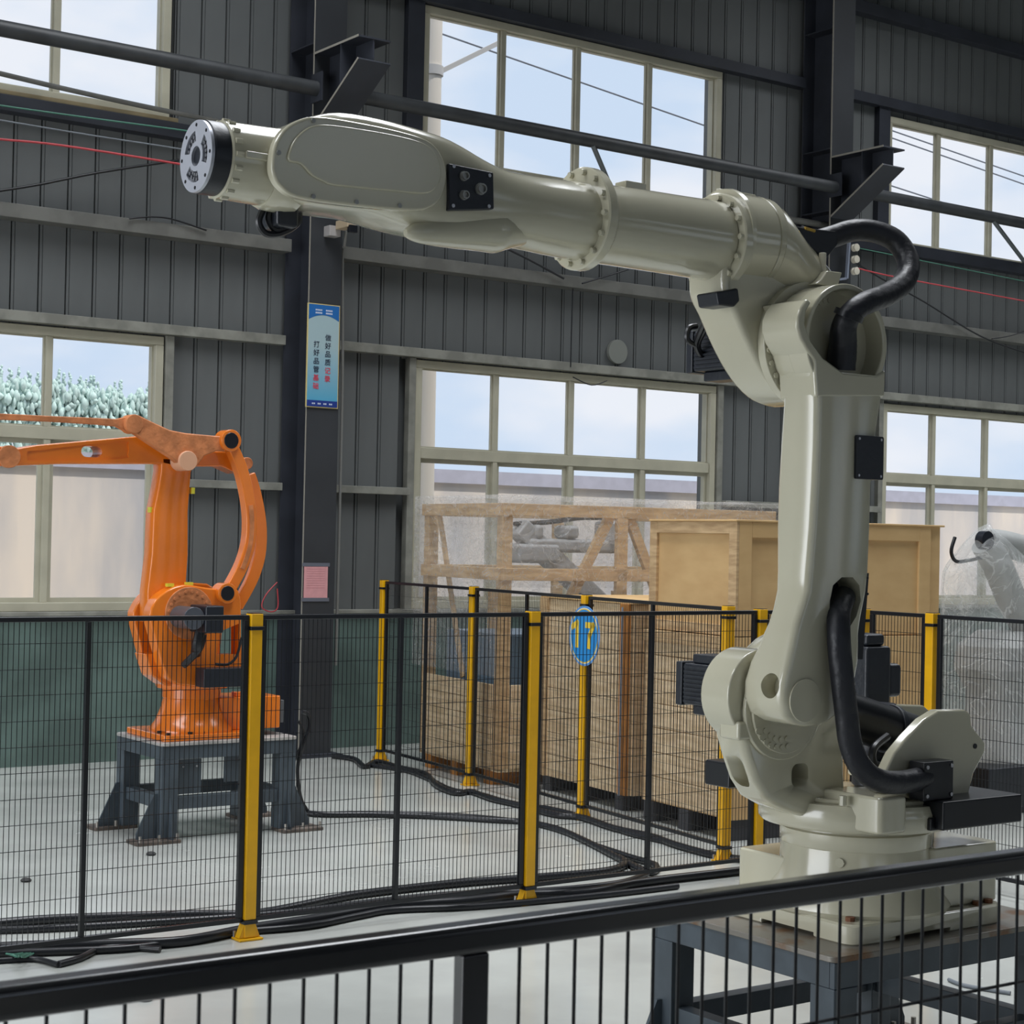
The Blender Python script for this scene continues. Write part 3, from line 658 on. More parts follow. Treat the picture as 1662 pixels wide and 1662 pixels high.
# screws, cover panel and slots on the arm
c0, c2 = P(1387, 706, v=VA), P(1425, 779, v=VA)
MB().prism(rrect2(c0.x, c2.z, c2.x + .012, c0.z, .006), 'y', VA - .010, VA + .05).build('arm_cover', BLACKM, rob, bevel=.001, label='black cover plate')
bolt_set(rob, [(x, VA - .010, z) for x in (c0.x + .01, c2.x) for z in (c2.z + .01, c0.z - .01)], (0, -1, 0), .004, .002, STEEL, 'screw')
bolt_set(rob, [P(x, y, v=VA) for x, y in ((1408, 938), (1408, 964), (1293, 1121), (1291, 1136), (1316, 1150))], (0, -1, 0), .004, .002, BLACK, 'tapped_hole')
# top cup with the axis three reducer
MB().lathe((J3.x, 3.69, J3.z), (0, 1, 0), [(0, .150), (0, .166), (.065, .168), (.085, .160)], 48).build('cup_disc', WHITE, rob, smooth_=40)
def arc_ring(parent, c, r0, r1, y0, y1, a0, a1, n, nm, m_, bevel=.005):
    outer = [(c.x + r1 * math.cos(t), c.z + r1 * math.sin(t)) for t in [a0 + (a1 - a0) * i / n for i in range(n + 1)]]
    inner = [(c.x + r0 * math.cos(t), c.z + r0 * math.sin(t)) for t in [a1 + (a0 - a1) * i / n for i in range(n + 1)]]
    return MB().prism(outer + inner, 'y', y0, y1).build(nm, m_, parent, bevel=bevel, seg=3)
arc_ring(rob, J3, .148, .168, VA + .004, 3.70, math.radians(-38), math.radians(60), 24, 'cup_rim', WHITE)
arc_ring(rob, J3, .152, .168, VA + .004, 3.70, math.radians(58), math.radians(232), 30, 'cup_rim', WHITE)
MB().prism(prof(VA, [(1325, 645), (1321, 586), (1309, 568), (1299, 550), (1294, 532), (1294, 514), (1300, 498), (1310, 484), (1318, 490), (1309, 506), (1307, 526), (1316, 552), (1336, 580), (1368, 604), (1421, 609), (1438, 600), (1436, 645)]), 'y', VA - .0015, 3.768).build('arm_shoulder', WHITE, rob, bevel=.009, seg=3)
for r, a0, a1, st in ((.125, 95, 135, 9), (.105, 195, 240, 11), (.11, -35, 20, 10)):
    bolt_set(rob, [(J3.x + r * math.cos(math.radians(a)), 3.69, J3.z + r * math.sin(math.radians(a))) for a in range(a0, a1, st)], (0, -1, 0), .008, .004, name='reducer_bolt')
# upper arm housing
hs = [(1176, 450), (1180, 370), (1200, 340), (1228, 334), (1250, 350), (1264, 376), (1300, 404), (1335, 438), (1352, 462), (1400, 500), (1420, 560), (1400, 620), (1330, 655), (1292, 652), (1262, 632), (1236, 598), (1212, 552), (1192, 505), (1180, 480)]
HV = 3.80
hou = MB().prism(smooth2(prof(HV, hs), 3), 'y', HV, 3.965).build('upper_arm_housing', WHITE, rob, bevel=.02, seg=3)
fx = P(1232, 400, v=VC).x
MB().lathe((fx - .085, VC, 2.588), (1, 0, 0), [(-.075, .10), (-.075, .143), (-.062, .146), (-.058, .137), (.04, .137), (.042, .133), (.046, .133), (.048, .137), (.075, .136)], 48).build('wrist_drive_barrel', WHITE, rob, smooth_=40)
hl = []
for x, yt, yb, hw in ((1226, 326, 470, .137), (1240, 332, 478, .137), (1256, 352, 488, .130), (1275, 378, 500, .120), (1300, 402, 515, .105), (1325, 428, 525, .085), (1345, 455, 530, .06)):
    A, B = P(x, yt, v=VC), P(x, yb, v=VC); zc, hz = (A.z + B.z) / 2, (A.z - B.z) / 2
    hl.append([(A.x, VC + hw * math.cos(2 * PI * i / 40), zc + hz * math.sin(2 * PI * i / 40)) for i in range(40)])
MB().loft(hl).build('shoulder_fairing', WHITE, rob, smooth_=60)
arc_ring(rob, J3 + Vector((0, 0, 0)), .02, .188, 3.772, 3.802, 0, 2 * PI - .001, 48, 'joint_plate', WHITE, .003)
MB().cyl((J3.x, 3.765, J3.z), (J3.x, 3.80, J3.z), .158, n=40).build('joint_groove', BLACK, rob)
bolt_set(rob, [(J3.x + .172 * math.cos(math.radians(a)), 3.772, J3.z + .172 * math.sin(math.radians(a))) for a in range(150, 240, 13)], (0, -1, 0), .009, .005, name='joint_bolt')
lg = P(1268, 500, v=3.76); MB().prism(prof(3.74, [(1259, 494), (1280, 488), (1300, 490), (1293, 512), (1284, 522), (1268, 515)]), 'y', 3.72, 3.80).build('stop_lug', WHITE, rob, bevel=.006)
MB().prism(prof(3.76, [(1315, 462), (1325, 455), (1336, 440), (1360, 443), (1352, 468)]), 'y', 3.74, 3.80).build('rear_lug', WHITE, rob, bevel=.005)
t1 = P(1200, 322, v=3.88); MB().box((t1.x - .02, 3.86, t1.z - .02), (t1.x + .05, 3.92, t1.z + .015)).build('top_pad', WHITE, rob, bevel=.004)
t1 = P(1168, 318, v=3.9); MB().cyl((t1.x, 3.9, t1.z - .02), (t1.x, 3.9, t1.z + .02), .012, n=14).build('eye_bolt', WHITE, rob, bevel=.003)
bolt_set(rob, [P(x, y, v=HV) for x, y in ((1245, 371), (1257, 372), (1245, 403), (1256, 404))], (0, -1, 0), .003, .001, BLACK, 'tapped_hole')
motor(Vector((J3.x - .055, 0, J3.z + .0)), 3.965, 4.19, .062, 'axis_three_motor')
# forearm loft
fr_rows = [(438, 226, 322, .070, 3.5), (452, 210, 331, .105, 4), (478, 197, 339, .120, 5), (520, 190, 345, .124, 5), (580, 199, 353, .124, 5), (640, 213, 372, .122, 4.5), (690, 227, 384, .118, 4), (725, 242, 389, .113, 3.5), (760, 260, 391, .108, 3), (800, 276, 396, .104, 2.5), (850, 285, 405, .103, 2.1), (905, 292, 417, .108, 2), (945, 297, 424, .110, 2), (1010, 304, 433, .111, 2), (1100, 318, 447, .112, 2), (1155, 326, 456, .113, 2)]
secs = []; NS = 40
for x, yt, yb, hw, e in fr_rows:
    A, B = P(x, yt, v=VC), P(x, yb, v=VC); zc = (A.z + B.z) / 2; hz = (A.z - B.z) / 2; u = (A.x + B.x) / 2
    q = []
    for i in range(NS):
        t = 2 * PI * i / NS; cx, sx = math.cos(t), math.sin(t)
        q.append((u, VC + hw * math.copysign(abs(cx) ** (2 / e), cx), zc + hz * math.copysign(abs(sx) ** (2 / e), sx)))
    secs.append(q)
# interpolate the sections smoothly
ss = []
for i in range(len(secs) - 1):
    for k in range(3):
        t = k / 3; g0, g1, g2, g3 = secs[max(i - 1, 0)], secs[i], secs[i + 1], secs[min(i + 2, len(secs) - 1)]
        ss.append([.5 * ((2 * Vector(b)) + (Vector(c) - Vector(a)) * t + (2 * Vector(a) - 5 * Vector(b) + 4 * Vector(c) - Vector(d_)) * t * t + (3 * Vector(b) - Vector(a) - 3 * Vector(c) + Vector(d_)) * t ** 3) for a, b, c, d_ in zip(g0, g1, g2, g3)])
ss.append(secs[-1])
MB().loft(ss).build('forearm', WHITE, rob, smooth_=60)
def flange(x, y, r, nm):
    c = P(x, y, v=VC); f = MB().lathe((c.x, VC, c.z), (1, 0, 0), [(-.016, .10), (-.016, r - .004), (-.012, r), (.012, r), (.016, r - .004), (.03, r - .016), (.04, .10)], 48).build(nm, WHITE, rob, smooth_=30)
    bolt_set(f, [(c.x - .016, VC + (r - .016) * math.sin(t), c.z + (r - .016) * math.cos(t)) for t in [2 * PI * (i + .5) / 14 for i in range(14)]], (-1, 0, 0), .0085, .012)
    for yy, zz in ((-.03, 1), (.03, 1), (-.03, -1), (.03, -1)): pass
    # bosses that stand out of the ring at top and bottom
    return c
f1 = flange(945, 356, .142, 'forearm_flange'); f2 = flange(1163, 394, .143, 'drive_flange')
pd = P(1022, 303, v=VC); MB().box((pd.x - .03, VC - .02, pd.z - .02), (pd.x + .045, VC + .03, pd.z + .012)).build('forearm_pad', WHITE, rob, bevel=.004)
# side cover of the wrist gear case
y0 = VC - .118
cvr = prof(y0, [(438, 262), (444, 232), (460, 208), (485, 194), (512, 190), (560, 196), (640, 212), (690, 228), (712, 250), (722, 282), (715, 318), (695, 338), (660, 343), (560, 334), (480, 322), (452, 305), (440, 285)])
MB().prism(smooth2(cvr, 4), 'y', y0 - .012, y0 + .02).build('gearcase_cover', WHITE, rob, bevel=.008, seg=3)
cvr2 = prof(y0, [(462, 262), (468, 236), (486, 214), (512, 204), (560, 208), (640, 222), (685, 236), (704, 258), (710, 286), (700, 308), (680, 316), (630, 312), (540, 303), (520, 297), (500, 286), (482, 268)])
MB().prism(smooth2(cvr2, 4), 'y', y0 - .020, y0 - .01).build('cover_boss', WHITE, rob, bevel=.006, seg=3)
bolt_set(rob, [P(x, y, v=y0 - .012) for x, y in ((452, 248), (508, 196), (578, 211), (648, 226), (508, 319), (578, 328), (648, 334))], (0, -1, 0), .006, .004, mat('zinc_screw', (.35, .35, .33), .35, metal=.7), 'screw')
# connector panel
pv = VC - .126; cp = prof(pv, [(727, 265), (800, 280), (801, 340), (728, 342)])
pn = MB().prism([(cp[3][0], cp[3][1]), (cp[2][0], cp[2][1]), (cp[1][0], cp[1][1]), (cp[0][0], cp[0][1])], 'y', pv - .004, pv + .02).build('connector_panel', BLACKM, rob, bevel=.004, label='black plate with three round connectors')
for x, y, r in ((752, 286, .0105), (752, 317, .0105), (779, 307, .013)):
    c = P(x, y, v=pv - .004); MB().lathe(c, (0, -1, 0), [(-.002, r * 1.2), (.004, r * 1.2), (.004, r), (.014, r), (.014, r * .72), (.008, r * .72)], 20).build('connector', mat('zinc_screw', (.3, .3, .3), .3), pn)
bolt_set(pn, [P(x, y, v=pv - .004) for x, y in ((736, 270), (794, 285), (735, 334), (793, 335))], (0, -1, 0), .005, .003, STEEL, 'screw')
# casting boss under the forearm
MB().tube([P(658, 378, v=3.80), P(680, 377, v=3.80), P(730, 374, v=3.82), P(800, 372, v=3.84), P(870, 380, v=3.86)], lambda t: (.010 + .055 * min(1, t * 1.3)) * (1 if t < .75 else 1 - (t - .75) * 3), n=20).build('forearm_boss', WHITE, rob)
# wrist
wc = P(392, 265, v=VC); wx0, wx1 = P(350, 260, v=VC).x, P(445, 270, v=VC).x
MB().lathe((0, VC, wc.z), (1, 0, 0), [(wx0, .070), (wx0, .090), (wx0 + .004, .093), (wx0 + .10, .095), (wx1, .097)], 40).build('wrist_housing', WHITE, rob, smooth_=35)
MB().lathe((wx1 - .002, VC, wc.z - .005), (1, 0, 0), [(-.035, .094), (-.022, .100), (.02, .104), (.05, .10)], 40).build('wrist_collar', WHITE, rob, smooth_=35)
bolt_set(rob, [(wx0 + .008, VC + .092 * math.cos(t), wc.z + .092 * math.sin(t)) for t in [2 * PI * i / 18 for i in range(18)]], (1, 0, 0), .007, .018, name='wrist_bolt')
MB().box((wx0 + .03, VC - .100, wc.z - .008), (wx1, VC - .08, wc.z + .010)).build('wrist_lug', WHITE, rob, bevel=.004)
MB().lathe((0, VC, wc.z), (1, 0, 0), [(wx0 - .045, .084), (wx0 - .040, .088), (wx0, .088)], 48).build('seal_ring', BLACKM, rob, smooth_=35)
fp = MB().cyl((wx0 - .052, VC, wc.z), (wx0 - .044, VC, wc.z), .086, n=48).build('tool_flange', mat('flange_zinc', (.50, .52, .58), .35, metal=.5), rob)
cuts = [MB().cyl((wx0 - .1, VC, wc.z), (wx0, VC, wc.z), .024, n=24)]
for a0 in (50, 170, 290):
    oo = [(VC + .062 * math.cos(math.radians(a0 + t)), wc.z + .062 * math.sin(math.radians(a0 + t))) for t in range(-38, 39, 8)]
    ii = [(VC + .036 * math.cos(math.radians(a0 + t)), wc.z + .036 * math.sin(math.radians(a0 + t))) for t in range(38, -39, -8)]
    cuts.append(MB().prism(oo + ii, 'x', wx0 - .1, wx0))
cut(fp, cuts)
bolt_set(rob, [(wx0 - .0445, VC + r * math.cos(math.radians(a)), wc.z + r * math.sin(math.radians(a))) for a0 in (50, 170, 290) for r in (.043, .054) for a in range(a0 - 30, a0 + 31, 15)], (-1, 0, 0), .0045, .003, STEEL, 'flange_bolt')
bolt_set(rob, [(wx0 - .052, VC + .075 * math.cos(math.radians(a)), wc.z + .075 * math.sin(math.radians(a))) for a in range(0, 360, 45)], (-1, 0, 0), .0045, .001, BLACK, 'tapped_hole')
# cable loops under the wrist
pv = VC + .02
for pts in ([(428, 338), (420, 360), (430, 378), (450, 380), (470, 372)], [(440, 338), (436, 356), (446, 372), (462, 370)], [(485, 345), (484, 360), (470, 372), (455, 378)]):
    MB().tube([P(x, y, v=pv) for x, y in pts], .009, n=8).build('wrist_cable', CABLE, rob)
w_ = P(456, 352, v=pv); MB().box((w_.x - .03, pv - .04, w_.z - .03), (w_.x + .03, pv + .05, w_.z + .05)).build('wrist_motor', BLACKM, rob, bevel=.01)
# bracket behind the housing and the big hose loop
MB().prism(prof(3.84, [(1268, 368), (1290, 372), (1345, 378), (1345, 400), (1325, 424), (1300, 405)]), 'y', 3.80, 3.90).build('hose_bracket', BLACK, rob, bevel=.006)
MB().tube([P(1325, 392, v=3.85), P(1352, 384, v=3.83), P(1385, 374, v=3.80), P(1420, 376, v=3.76), P(1455, 392, v=3.72), P(1474, 425, v=3.68), P(1468, 456, v=3.65), P(1440, 478, v=3.62), P(1405, 492, v=3.60), P(1382, 508, v=3.60), P(1370, 530, v=3.62), P(1368, 560, v=3.64), P(1365, 600, v=3.65)], lambda t: .034 + .010 * max(0, (t - .75) * 4) * (1 if t < .97 else .8), n=18, sub=6).build('upper_hose', RUBBER, rob, smooth_=80, label='black sleeved hose loop')
cl = P(1378, 511, v=3.60)
MB().lathe(cl, (P(1372, 530, v=3.62) - P(1385, 500, v=3.60)).normalized(), [(-.008, .038), (-.008, .044), (.010, .044), (.010, .038)], 24).build('hose_clamp', BLACK, rob)
MB().tube([P(1300, 372, v=3.85), P(1318, 380, v=3.82), P(1335, 380, v=3.82)], .012, n=10).build('bracket_hose', CABLE, rob)
g = P(1322, 375, v=3.80); MB().cyl(g, g + Vector((-.04, 0, .004)), .005, n=8).build('brass_fitting', mat('brass', (.55, .36, .08), .3, metal=.8), rob)
w_ = P(1335, 424, v=3.78); MB().cyl(w_ + Vector((0, 0, -.035)), w_ + Vector((0, 0, .025)), .011, n=16).build('valve_body', mat('ivory_plastic', (.72, .68, .55), .4), rob, bevel=.002)
MB().tube([P(1370, 968, v=3.66), P(1362, 990, v=3.62), P(1361, 1020, v=3.585), P(1363, 1060, v=3.575), P(1368, 1110, v=3.57), P(1374, 1160, v=3.57), P(1380, 1205, v=3.57), P(1395, 1242, v=3.56), P(1422, 1265, v=3.55), P(1460, 1270, v=3.56), P(1500, 1262, v=3.58)], .034, n=18, sub=6).build('lower_hose', RUBBER, rob, smooth_=80, label='thick black sleeved hose hanging in front of the arm')
# small cable bundle at the housing underside
MB().prism(prof(3.80, [(1152, 475), (1187, 469), (1190, 490), (1181, 500), (1156, 497)]), 'y', 3.77, 3.86).build('connector_block', BLACKM, rob, bevel=.006)
for k, off in enumerate((0, .018)):
    MB().tube([P(1160 + k * 8, 492, v=3.9), P(1148 + k * 8, 515, v=3.98), P(1136 + k * 5, 540, v=4.06), P(1130 + k * 3, 560, v=4.10), P(1140, 578, v=4.12), P(1160, 585, v=4.12)], .0095, n=8).build('motor_cable', CABLE, rob)
e = P(1130, 545, v=4.1); MB().tube([e + Vector((0, 0, .03)), e + Vector((-.03, 0, .02)), e + Vector((-.035, 0, -.015)), e + Vector((.01, 0, -.03))], .009, n=8).build('motor_cable', CABLE, rob)
MB().tube([P(1440, 1195, v=3.72), P(1418, 1215, v=3.70), P(1420, 1240, v=3.70), P(1450, 1245, v=3.72)], .012, n=8).build('tray_cable', CABLE, rob)

# ------------------------------------------------------------------ stands
def stand(name, lab, x0, x1, y0, y1, top, topm, leg=.10, gus=True):
    t = thing(name, lab, 'stand', ((x0 + x1) / 2, (y0 + y1) / 2, 0), 0)
    MB().prism(rrect2(x0, y0, x1, y1, .03), 'z', top - .018, top).build('top_plate', topm, t, bevel=.003)
    ap = .075; zt = top - .018; i = .008
    MB().box((x0 + i, y0 + i, zt - ap), (x1 - i, y0 + i + .02, zt)).build('apron', STANDM, t, bevel=.003)
    MB().box((x0 + i, y1 - i - .02, zt - ap), (x1 - i, y1 - i, zt)).build('apron', STANDM, t, bevel=.003)
    MB().box((x0 + i, y0 + i + .02, zt - ap), (x0 + i + .02, y1 - i - .02, zt)).build('apron', STANDM, t, bevel=.003)
    MB().box((x1 - i - .02, y0 + i + .02, zt - ap), (x1 - i, y1 - i - .02, zt)).build('apron', STANDM, t, bevel=.003)
    for sx in (0, 1):
        for sy in (0, 1):
            a = x0 + i if sx == 0 else x1 - i - leg; b = y0 + i if sy == 0 else y1 - i - leg
            lg = MB().box((a, b, .018), (a + leg, b + leg, zt - ap)).build('leg', STANDM, t, bevel=.004)
            ex = -.16 if sx == 0 else .16; ey = -.16 if sy == 0 else .16
            pa, pb_ = min(a, a + ex), max(a + leg, a + leg + ex); qa, qb = min(b, b + ey * .4), max(b + leg, b + leg + ey * .4)
            MB().prism(rrect2(pa, qa, pb_, qb, .015), 'z', 0, .018).build('foot_plate', mat('rusty_plate', (.14, .11, .09), .6, var=.5, scale=12), lg, bevel=.002)
            xo = a if sx == 0 else a + leg; d = -1 if sx == 0 else 1
            MB().prism([(xo, .018), (xo + d * .12, .018), (xo + d * .12, .05), (xo + d * .02, .26), (xo, .26)], 'y', b + leg * .45, b + leg * .45 + .012).build('gusset', STANDM, lg)
            MB().prism([(b if sy == 0 else b + leg, .018), ((b if sy == 0 else b + leg) + (-.05 if sy == 0 else .05), .018), (b if sy == 0 else b + leg, .24)], 'x', a + leg * .45, a + leg * .45 + .012).build('gusset', STANDM, lg)
            for px, py in ((pa + .02, qa + .02), (pb_ - .02, qa + .02), ((pa + pb_) / 2, qa + .015)):
                MB().cyl((px, py, .018), (px, py, .05), .009, n=6).build('anchor_bolt', mat('dull_zinc', (.3, .28, .25), .4, metal=.6), lg)
    zc = .17
    MB().box((x0 + i + leg, y0 + i + .02, zc), (x1 - i - leg, y0 + i + .075, zc + .07)).build('cross_beam', STANDM, t, bevel=.003)
    MB().box((x0 + i + leg, y1 - i - .075, zc), (x1 - i - leg, y1 - i - .02, zc + .07)).build('cross_beam', STANDM, t, bevel=.003)
    for xx in (x0 + i + .02, x1 - i - .075): MB().box((xx, y0 + i + leg, zc), (xx + .055, y1 - i - leg, zc + .07)).build('cross_beam', STANDM, t, bevel=.003)
    return t
stand('robot_stand', 'blue grey steel stand with rusty top plate under the white robot', 3.70, 4.72, 3.536, 4.34, .54, STANDTOP, .095)
s2 = stand('robot_stand', 'blue grey steel table with bolted feet under the orange robot', 4.176, 5.02, 9.003, 9.63, .54, STANDTOP2, .10)
for x0_, x1_, z0_ in ((4.30, 4.44, .25), (4.58, 4.72, .30)):
    MB().box((x0_, 9.05, z0_), (x1_, 9.06, z0_ + .19)).build('plate', STANDM, s2, bevel=.002)
    bolt_set(s2, [(x0_ + dx, 9.05, z0_ + .15) for dx in (.03, .11)], (0, -1, 0), .006, .003, STEEL, 'screw')
# ------------------------------------------------------------------ orange robot
OC = (4.50, 9.30)
orb = thing('industrial_robot', 'orange palletising robot with parallel linkage arm reaching left, on a steel table', 'robot', (OC[0], OC[1], .54))
bpl = MB().prism(rrect2(4.215, 9.05, 4.80, 9.58, .03), 'z', .54, .575).build('base_plate', ORANGE, orb, bevel=.005)
MB().lathe((4.49, 9.30, .575), (0, 0, 1), [(0, .235), (.012, .235), (.05, .205), (.12, .175), (.18, .16), (.185, .165), (.235, .165), (.24, .155)], 40).build('base_neck', ORANGE, orb, smooth_=40)
MB().prism(rrect2(4.60, 9.16, 4.99, 9.46, .02), 'z', .575, .76).build('rear_box', ORANGE, orb, bevel=.006)
MB().box((4.72, 9.2, .76), (4.78, 9.26, .785)).build('box_lug', ORANGE, orb, bevel=.003)
MB().box((4.99, 9.20, .60), (5.03, 9.40, .73)).build('plug_panel', mat('plug_grey', (.10, .11, .12), .5), orb, bevel=.003)
bolt_set(orb, [(4.25, 9.08, .575), (4.25, 9.2, .575), (4.38, 9.08, .575), (4.46, 9.08, .575), (4.70, 9.08, .575)], (0, 0, 1), .014, .012, BLACK, 'base_bolt')
MB().lathe((4.49, 9.30, 0), (0, 0, 1), [(.815, .15), (.815, .20), (.83, .205), (.90, .205), (.91, .15)], 44).build('turret', ORANGE, orb, smooth_=40)
YN, YF = 9.10, 9.50
near = [(243, 1000), (252, 975), (272, 958), (300, 949), (330, 953), (352, 955), (375, 948), (388, 960), (392, 985), (392, 1040), (396, 1112), (290, 1112), (268, 1090), (258, 1060), (250, 1030)]
nc = MB().prism(smooth2(prof(YN, near), 2), 'y', YN, YN + .10).build('near_cheek', ORANGE, orb, bevel=.012, seg=3)
bake(nc); cut(nc, [MB().prism(prof(YN, [(357, 1025), (388, 1012), (388, 1062), (352, 1062)]), 'y', YN - .1, YN + .2)])
far = [(208, 1000), (212, 985), (225, 966), (250, 950), (300, 945), (350, 960), (350, 1050), (340, 1105), (262, 1105), (238, 1090), (226, 1070), (215, 1030)]
fc = MB().prism(smooth2(prof(9.40, far), 2), 'y', 9.33, 9.42).build('far_cheek', ORANGE, orb, bevel=.012, seg=3)
MB().prism(prof(9.25, [(228, 1060), (262, 1060), (350, 1060), (350, 1110), (262, 1112), (240, 1096)]), 'y', 9.19, 9.34).build('turret_yoke', ORANGE, orb, bevel=.01)
wb = P(246, 1072, v=9.2); MB().box((wb.x - .01, 9.2, wb.z - .02), (wb.x + .03, 9.3, wb.z + .02)).build('limit_block', BLACK, orb)
# reducer ring
jc = P(306, 995, v=YN)
MB().cyl((jc.x, YN - .012, jc.z), (jc.x, YN, jc.z), .145, n=40).build('reducer_ring', ORANGE_RAW, orb, bevel=.004)
bolt_set(orb, [(jc.x + .12 * math.cos(math.radians(a)), YN - .012, jc.z + .12 * math.sin(math.radians(a))) for a in range(30, 190, 18)], (0, -1, 0), .009, .005, ORANGE_RAW)
# black motor on the near side
mc = P(300, 1002, v=9.02); MB().cyl((mc.x, 8.90, mc.z), (mc.x, YN - .012, mc.z), .062, n=28).build('linkage_motor', mat('steel_dark', (.10, .11, .13), .3, metal=.4), orb, bevel=.004)
mc2 = P(332, 1004, v=9.0); MB().box((mc2.x - .05, 8.88, mc2.z - .075), (mc2.x + .06, YN - .012, mc2.z + .075)).build('motor_case', BLACKM, orb, bevel=.01)
MB().tube([P(330, 1030, v=9.0), P(325, 1050, v=9.0), P(312, 1066, v=9.03), P(298, 1080, v=9.08)], .02, n=10).build('motor_cable', CABLE, orb)
MB().tube([P(325, 1025, v=9.0), P(320, 1048, v=9.0), P(318, 1060, v=9.05)], .03, n=10).build('cable_boot', CABLE, orb)
jb = P(326, 1098, v=9.02); MB().box((jb.x, 8.98, jb.z - .06), (jb.x + .30, 9.09, jb.z + .045)).build('cable_box', BLACKM, orb, bevel=.004)
MB().tube([P(350, 1078, v=9.02), P(370, 1078, v=9.02), P(384, 1065, v=9.02), P(392, 1035, v=9.04)], .008, n=8).build('box_cable', CABLE, orb)
for x, y in ((276, 951), (307, 949)):
    g = P(x, y, v=9.15); MB().box((g.x - .02, 9.14, g.z - .004), (g.x + .02, 9.17, g.z + .014)).build('yellow_tag', mat('lime_tag', (.65, .62, .05), .4), orb)
# lower arm (box section) between the cheeks
YA, YB = 9.20, 9.32
rowsO = [(1010, 240, 300), (960, 240, 302), (900, 247, 306), (830, 250, 306), (790, 258, 309), (765, 262, 311), (745, 262, 318)]
so = [[(p[0], p[1], (P(a, y, v=YA).z + P(b, y, v=YA).z) / 2) for p in rrect2(P(a, y, v=YA).x, YA, P(b, y, v=YA).x, YB, .012, 2)] for y, a, b in rowsO]
MB().loft(so).build('lower_arm', ORANGE, orb, smooth_=50, bevel=.004)
g = P(250, 832, v=9.25); MB().box((g.x - .03, 9.23, g.z), (g.x + .01, 9.27, g.z + .03)).build('yellow_tag', mat('lime_tag', (.65, .62, .05), .4), orb)
g = P(311, 797, v=9.2); MB().box((g.x, 9.2, g.z - .015), (g.x + .02, 9.23, g.z + .02)).build('yellow_tag', mat('lime_tag', (.65, .62, .05), .4), orb)
# main horizontal arm with slotted end
ya, yb = 9.20, 9.34
ma = [(-90, 722), (0, 724), (30, 727), (60, 722), (150, 714), (232, 707), (262, 716), (292, 738), (318, 738), (345, 732), (370, 733), (392, 742), (404, 756), (400, 768), (385, 768), (360, 757), (320, 757), (300, 762), (262, 753), (100, 753), (20, 756), (-90, 760)]
am = MB().prism(prof(ya, ma), 'y', ya, yb).build('main_arm', ORANGE, orb, bevel=.010, seg=3); bake(am)
sc_ = P(150, 733, v=ya); cut(am, [MB().prism(slot(sc_.x, sc_.z, .03, .03, 8), 'y', ya - .1, yb + .1),
     MB().prism(smooth2(prof(ya, [(45, 733), (60, 731), (195, 716), (208, 722), (208, 738), (195, 745), (60, 748), (45, 744)]), 2), 'y', ya - .1, ya + .010)])
MB().prism(slot(sc_.x, sc_.z, .03, .036, 8), 'y', ya + .004, ya + .04)
arc_ = MB(); 
MB().cyl(P(16, 741, v=ya - .02), P(16, 741, v=ya - .02) + Vector((0, .03, 0)), .06, n=28).build('arm_pivot', ORANGE_RAW, orb, bevel=.004)
# triangular rocker
ro = [(206, 682), (212, 675), (224, 673), (242, 682), (276, 698), (302, 703), (358, 708), (370, 704), (386, 708), (390, 718), (384, 730), (370, 732), (352, 732), (332, 740), (320, 757), (308, 763), (296, 757), (278, 742), (250, 724), (222, 705), (208, 696)]
MB().prism(prof(9.10, ro), 'y', 9.10, 9.16).build('rocker', ORANGE_RAW, orb, bevel=.008, seg=3)
def boss(x, y, r, v, th, m_, nm): 
    c = P(x, y, v=v); return MB().cyl(c, c + Vector((0, th, 0)), r, n=32).build(nm, m_, orb, bevel=.004)
boss(219, 688, .052, 9.085, .09, ORANGE_RAW, 'rocker_pin'); boss(306, 748, .055, 9.08, .14, mat('pale_orange', (.66, .36, .22), .5), 'rocker_pin')
boss(376, 715, .062, 9.07, .10, ORANGE, 'rocker_pin'); boss(376, 715, .045, 9.066, .01, BLACK, 'pin_cap')
boss(370, 963, .058, 9.06, .10, ORANGE, 'lever_pin'); boss(370, 963, .042, 9.056, .01, BLACK, 'pin_cap')
boss(402, 752, .035, 9.2, .12, ORANGE_RAW, 'arm_end_pin')
# upper rod to the left
rp = [(-90, 668), (0, 671), (80, 675), (150, 678), (190, 680), (203, 677), (212, 682), (212, 696), (205, 700), (190, 692), (160, 689), (80, 684), (0, 681), (-90, 680)]
MB().prism(prof(9.12, rp), 'y', 9.12, 9.16).build('upper_rod', ORANGE_RAW, orb, bevel=.004)
# rear curved link
cen = [(378, 722), (394, 760), (404, 800), (409, 840), (407, 880), (397, 915), (382, 945), (370, 965)]
out = []; inn = []; cs = smooth([Vector((x, y, 0)) for x, y in cen], 4)
for i, p in enumerate(cs):
    d = (cs[min(i + 1, len(cs) - 1)] - cs[max(i - 1, 0)]).normalized(); n_ = Vector((-d.y, d.x, 0)); w = 8.5
    out.append((p.x - n_.x * w, p.y - n_.y * w)); inn.append((p.x + n_.x * w, p.y + n_.y * w))
MB().prism(prof(9.10, out + inn[::-1]), 'y', 9.10, 9.17).build('rear_link', ORANGE, orb, bevel=.008, seg=3)
MB().prism(prof(9.095, [(p[0] * .7 + q[0] * .3, p[1] * .7 + q[1] * .3) for p, q in list(zip(out, inn))[10:22]] + [(p[0] * .3 + q[0] * .7, p[1] * .3 + q[1] * .7) for p, q in list(zip(out, inn))[10:22]][::-1]), 'y', 9.094, 9.11).build('link_web', ORANGE_RAW, orb)
# second link behind
MB().prism([(a + .02, b) for a, b in prof(9.24, [(x + (6 if i < len(out) else 5), y + 20) for i, (x, y) in enumerate(out[3:] + inn[3:][::-1])])], 'y', 9.20, 9.24).build('rear_link', ORANGE, orb, bevel=.006)

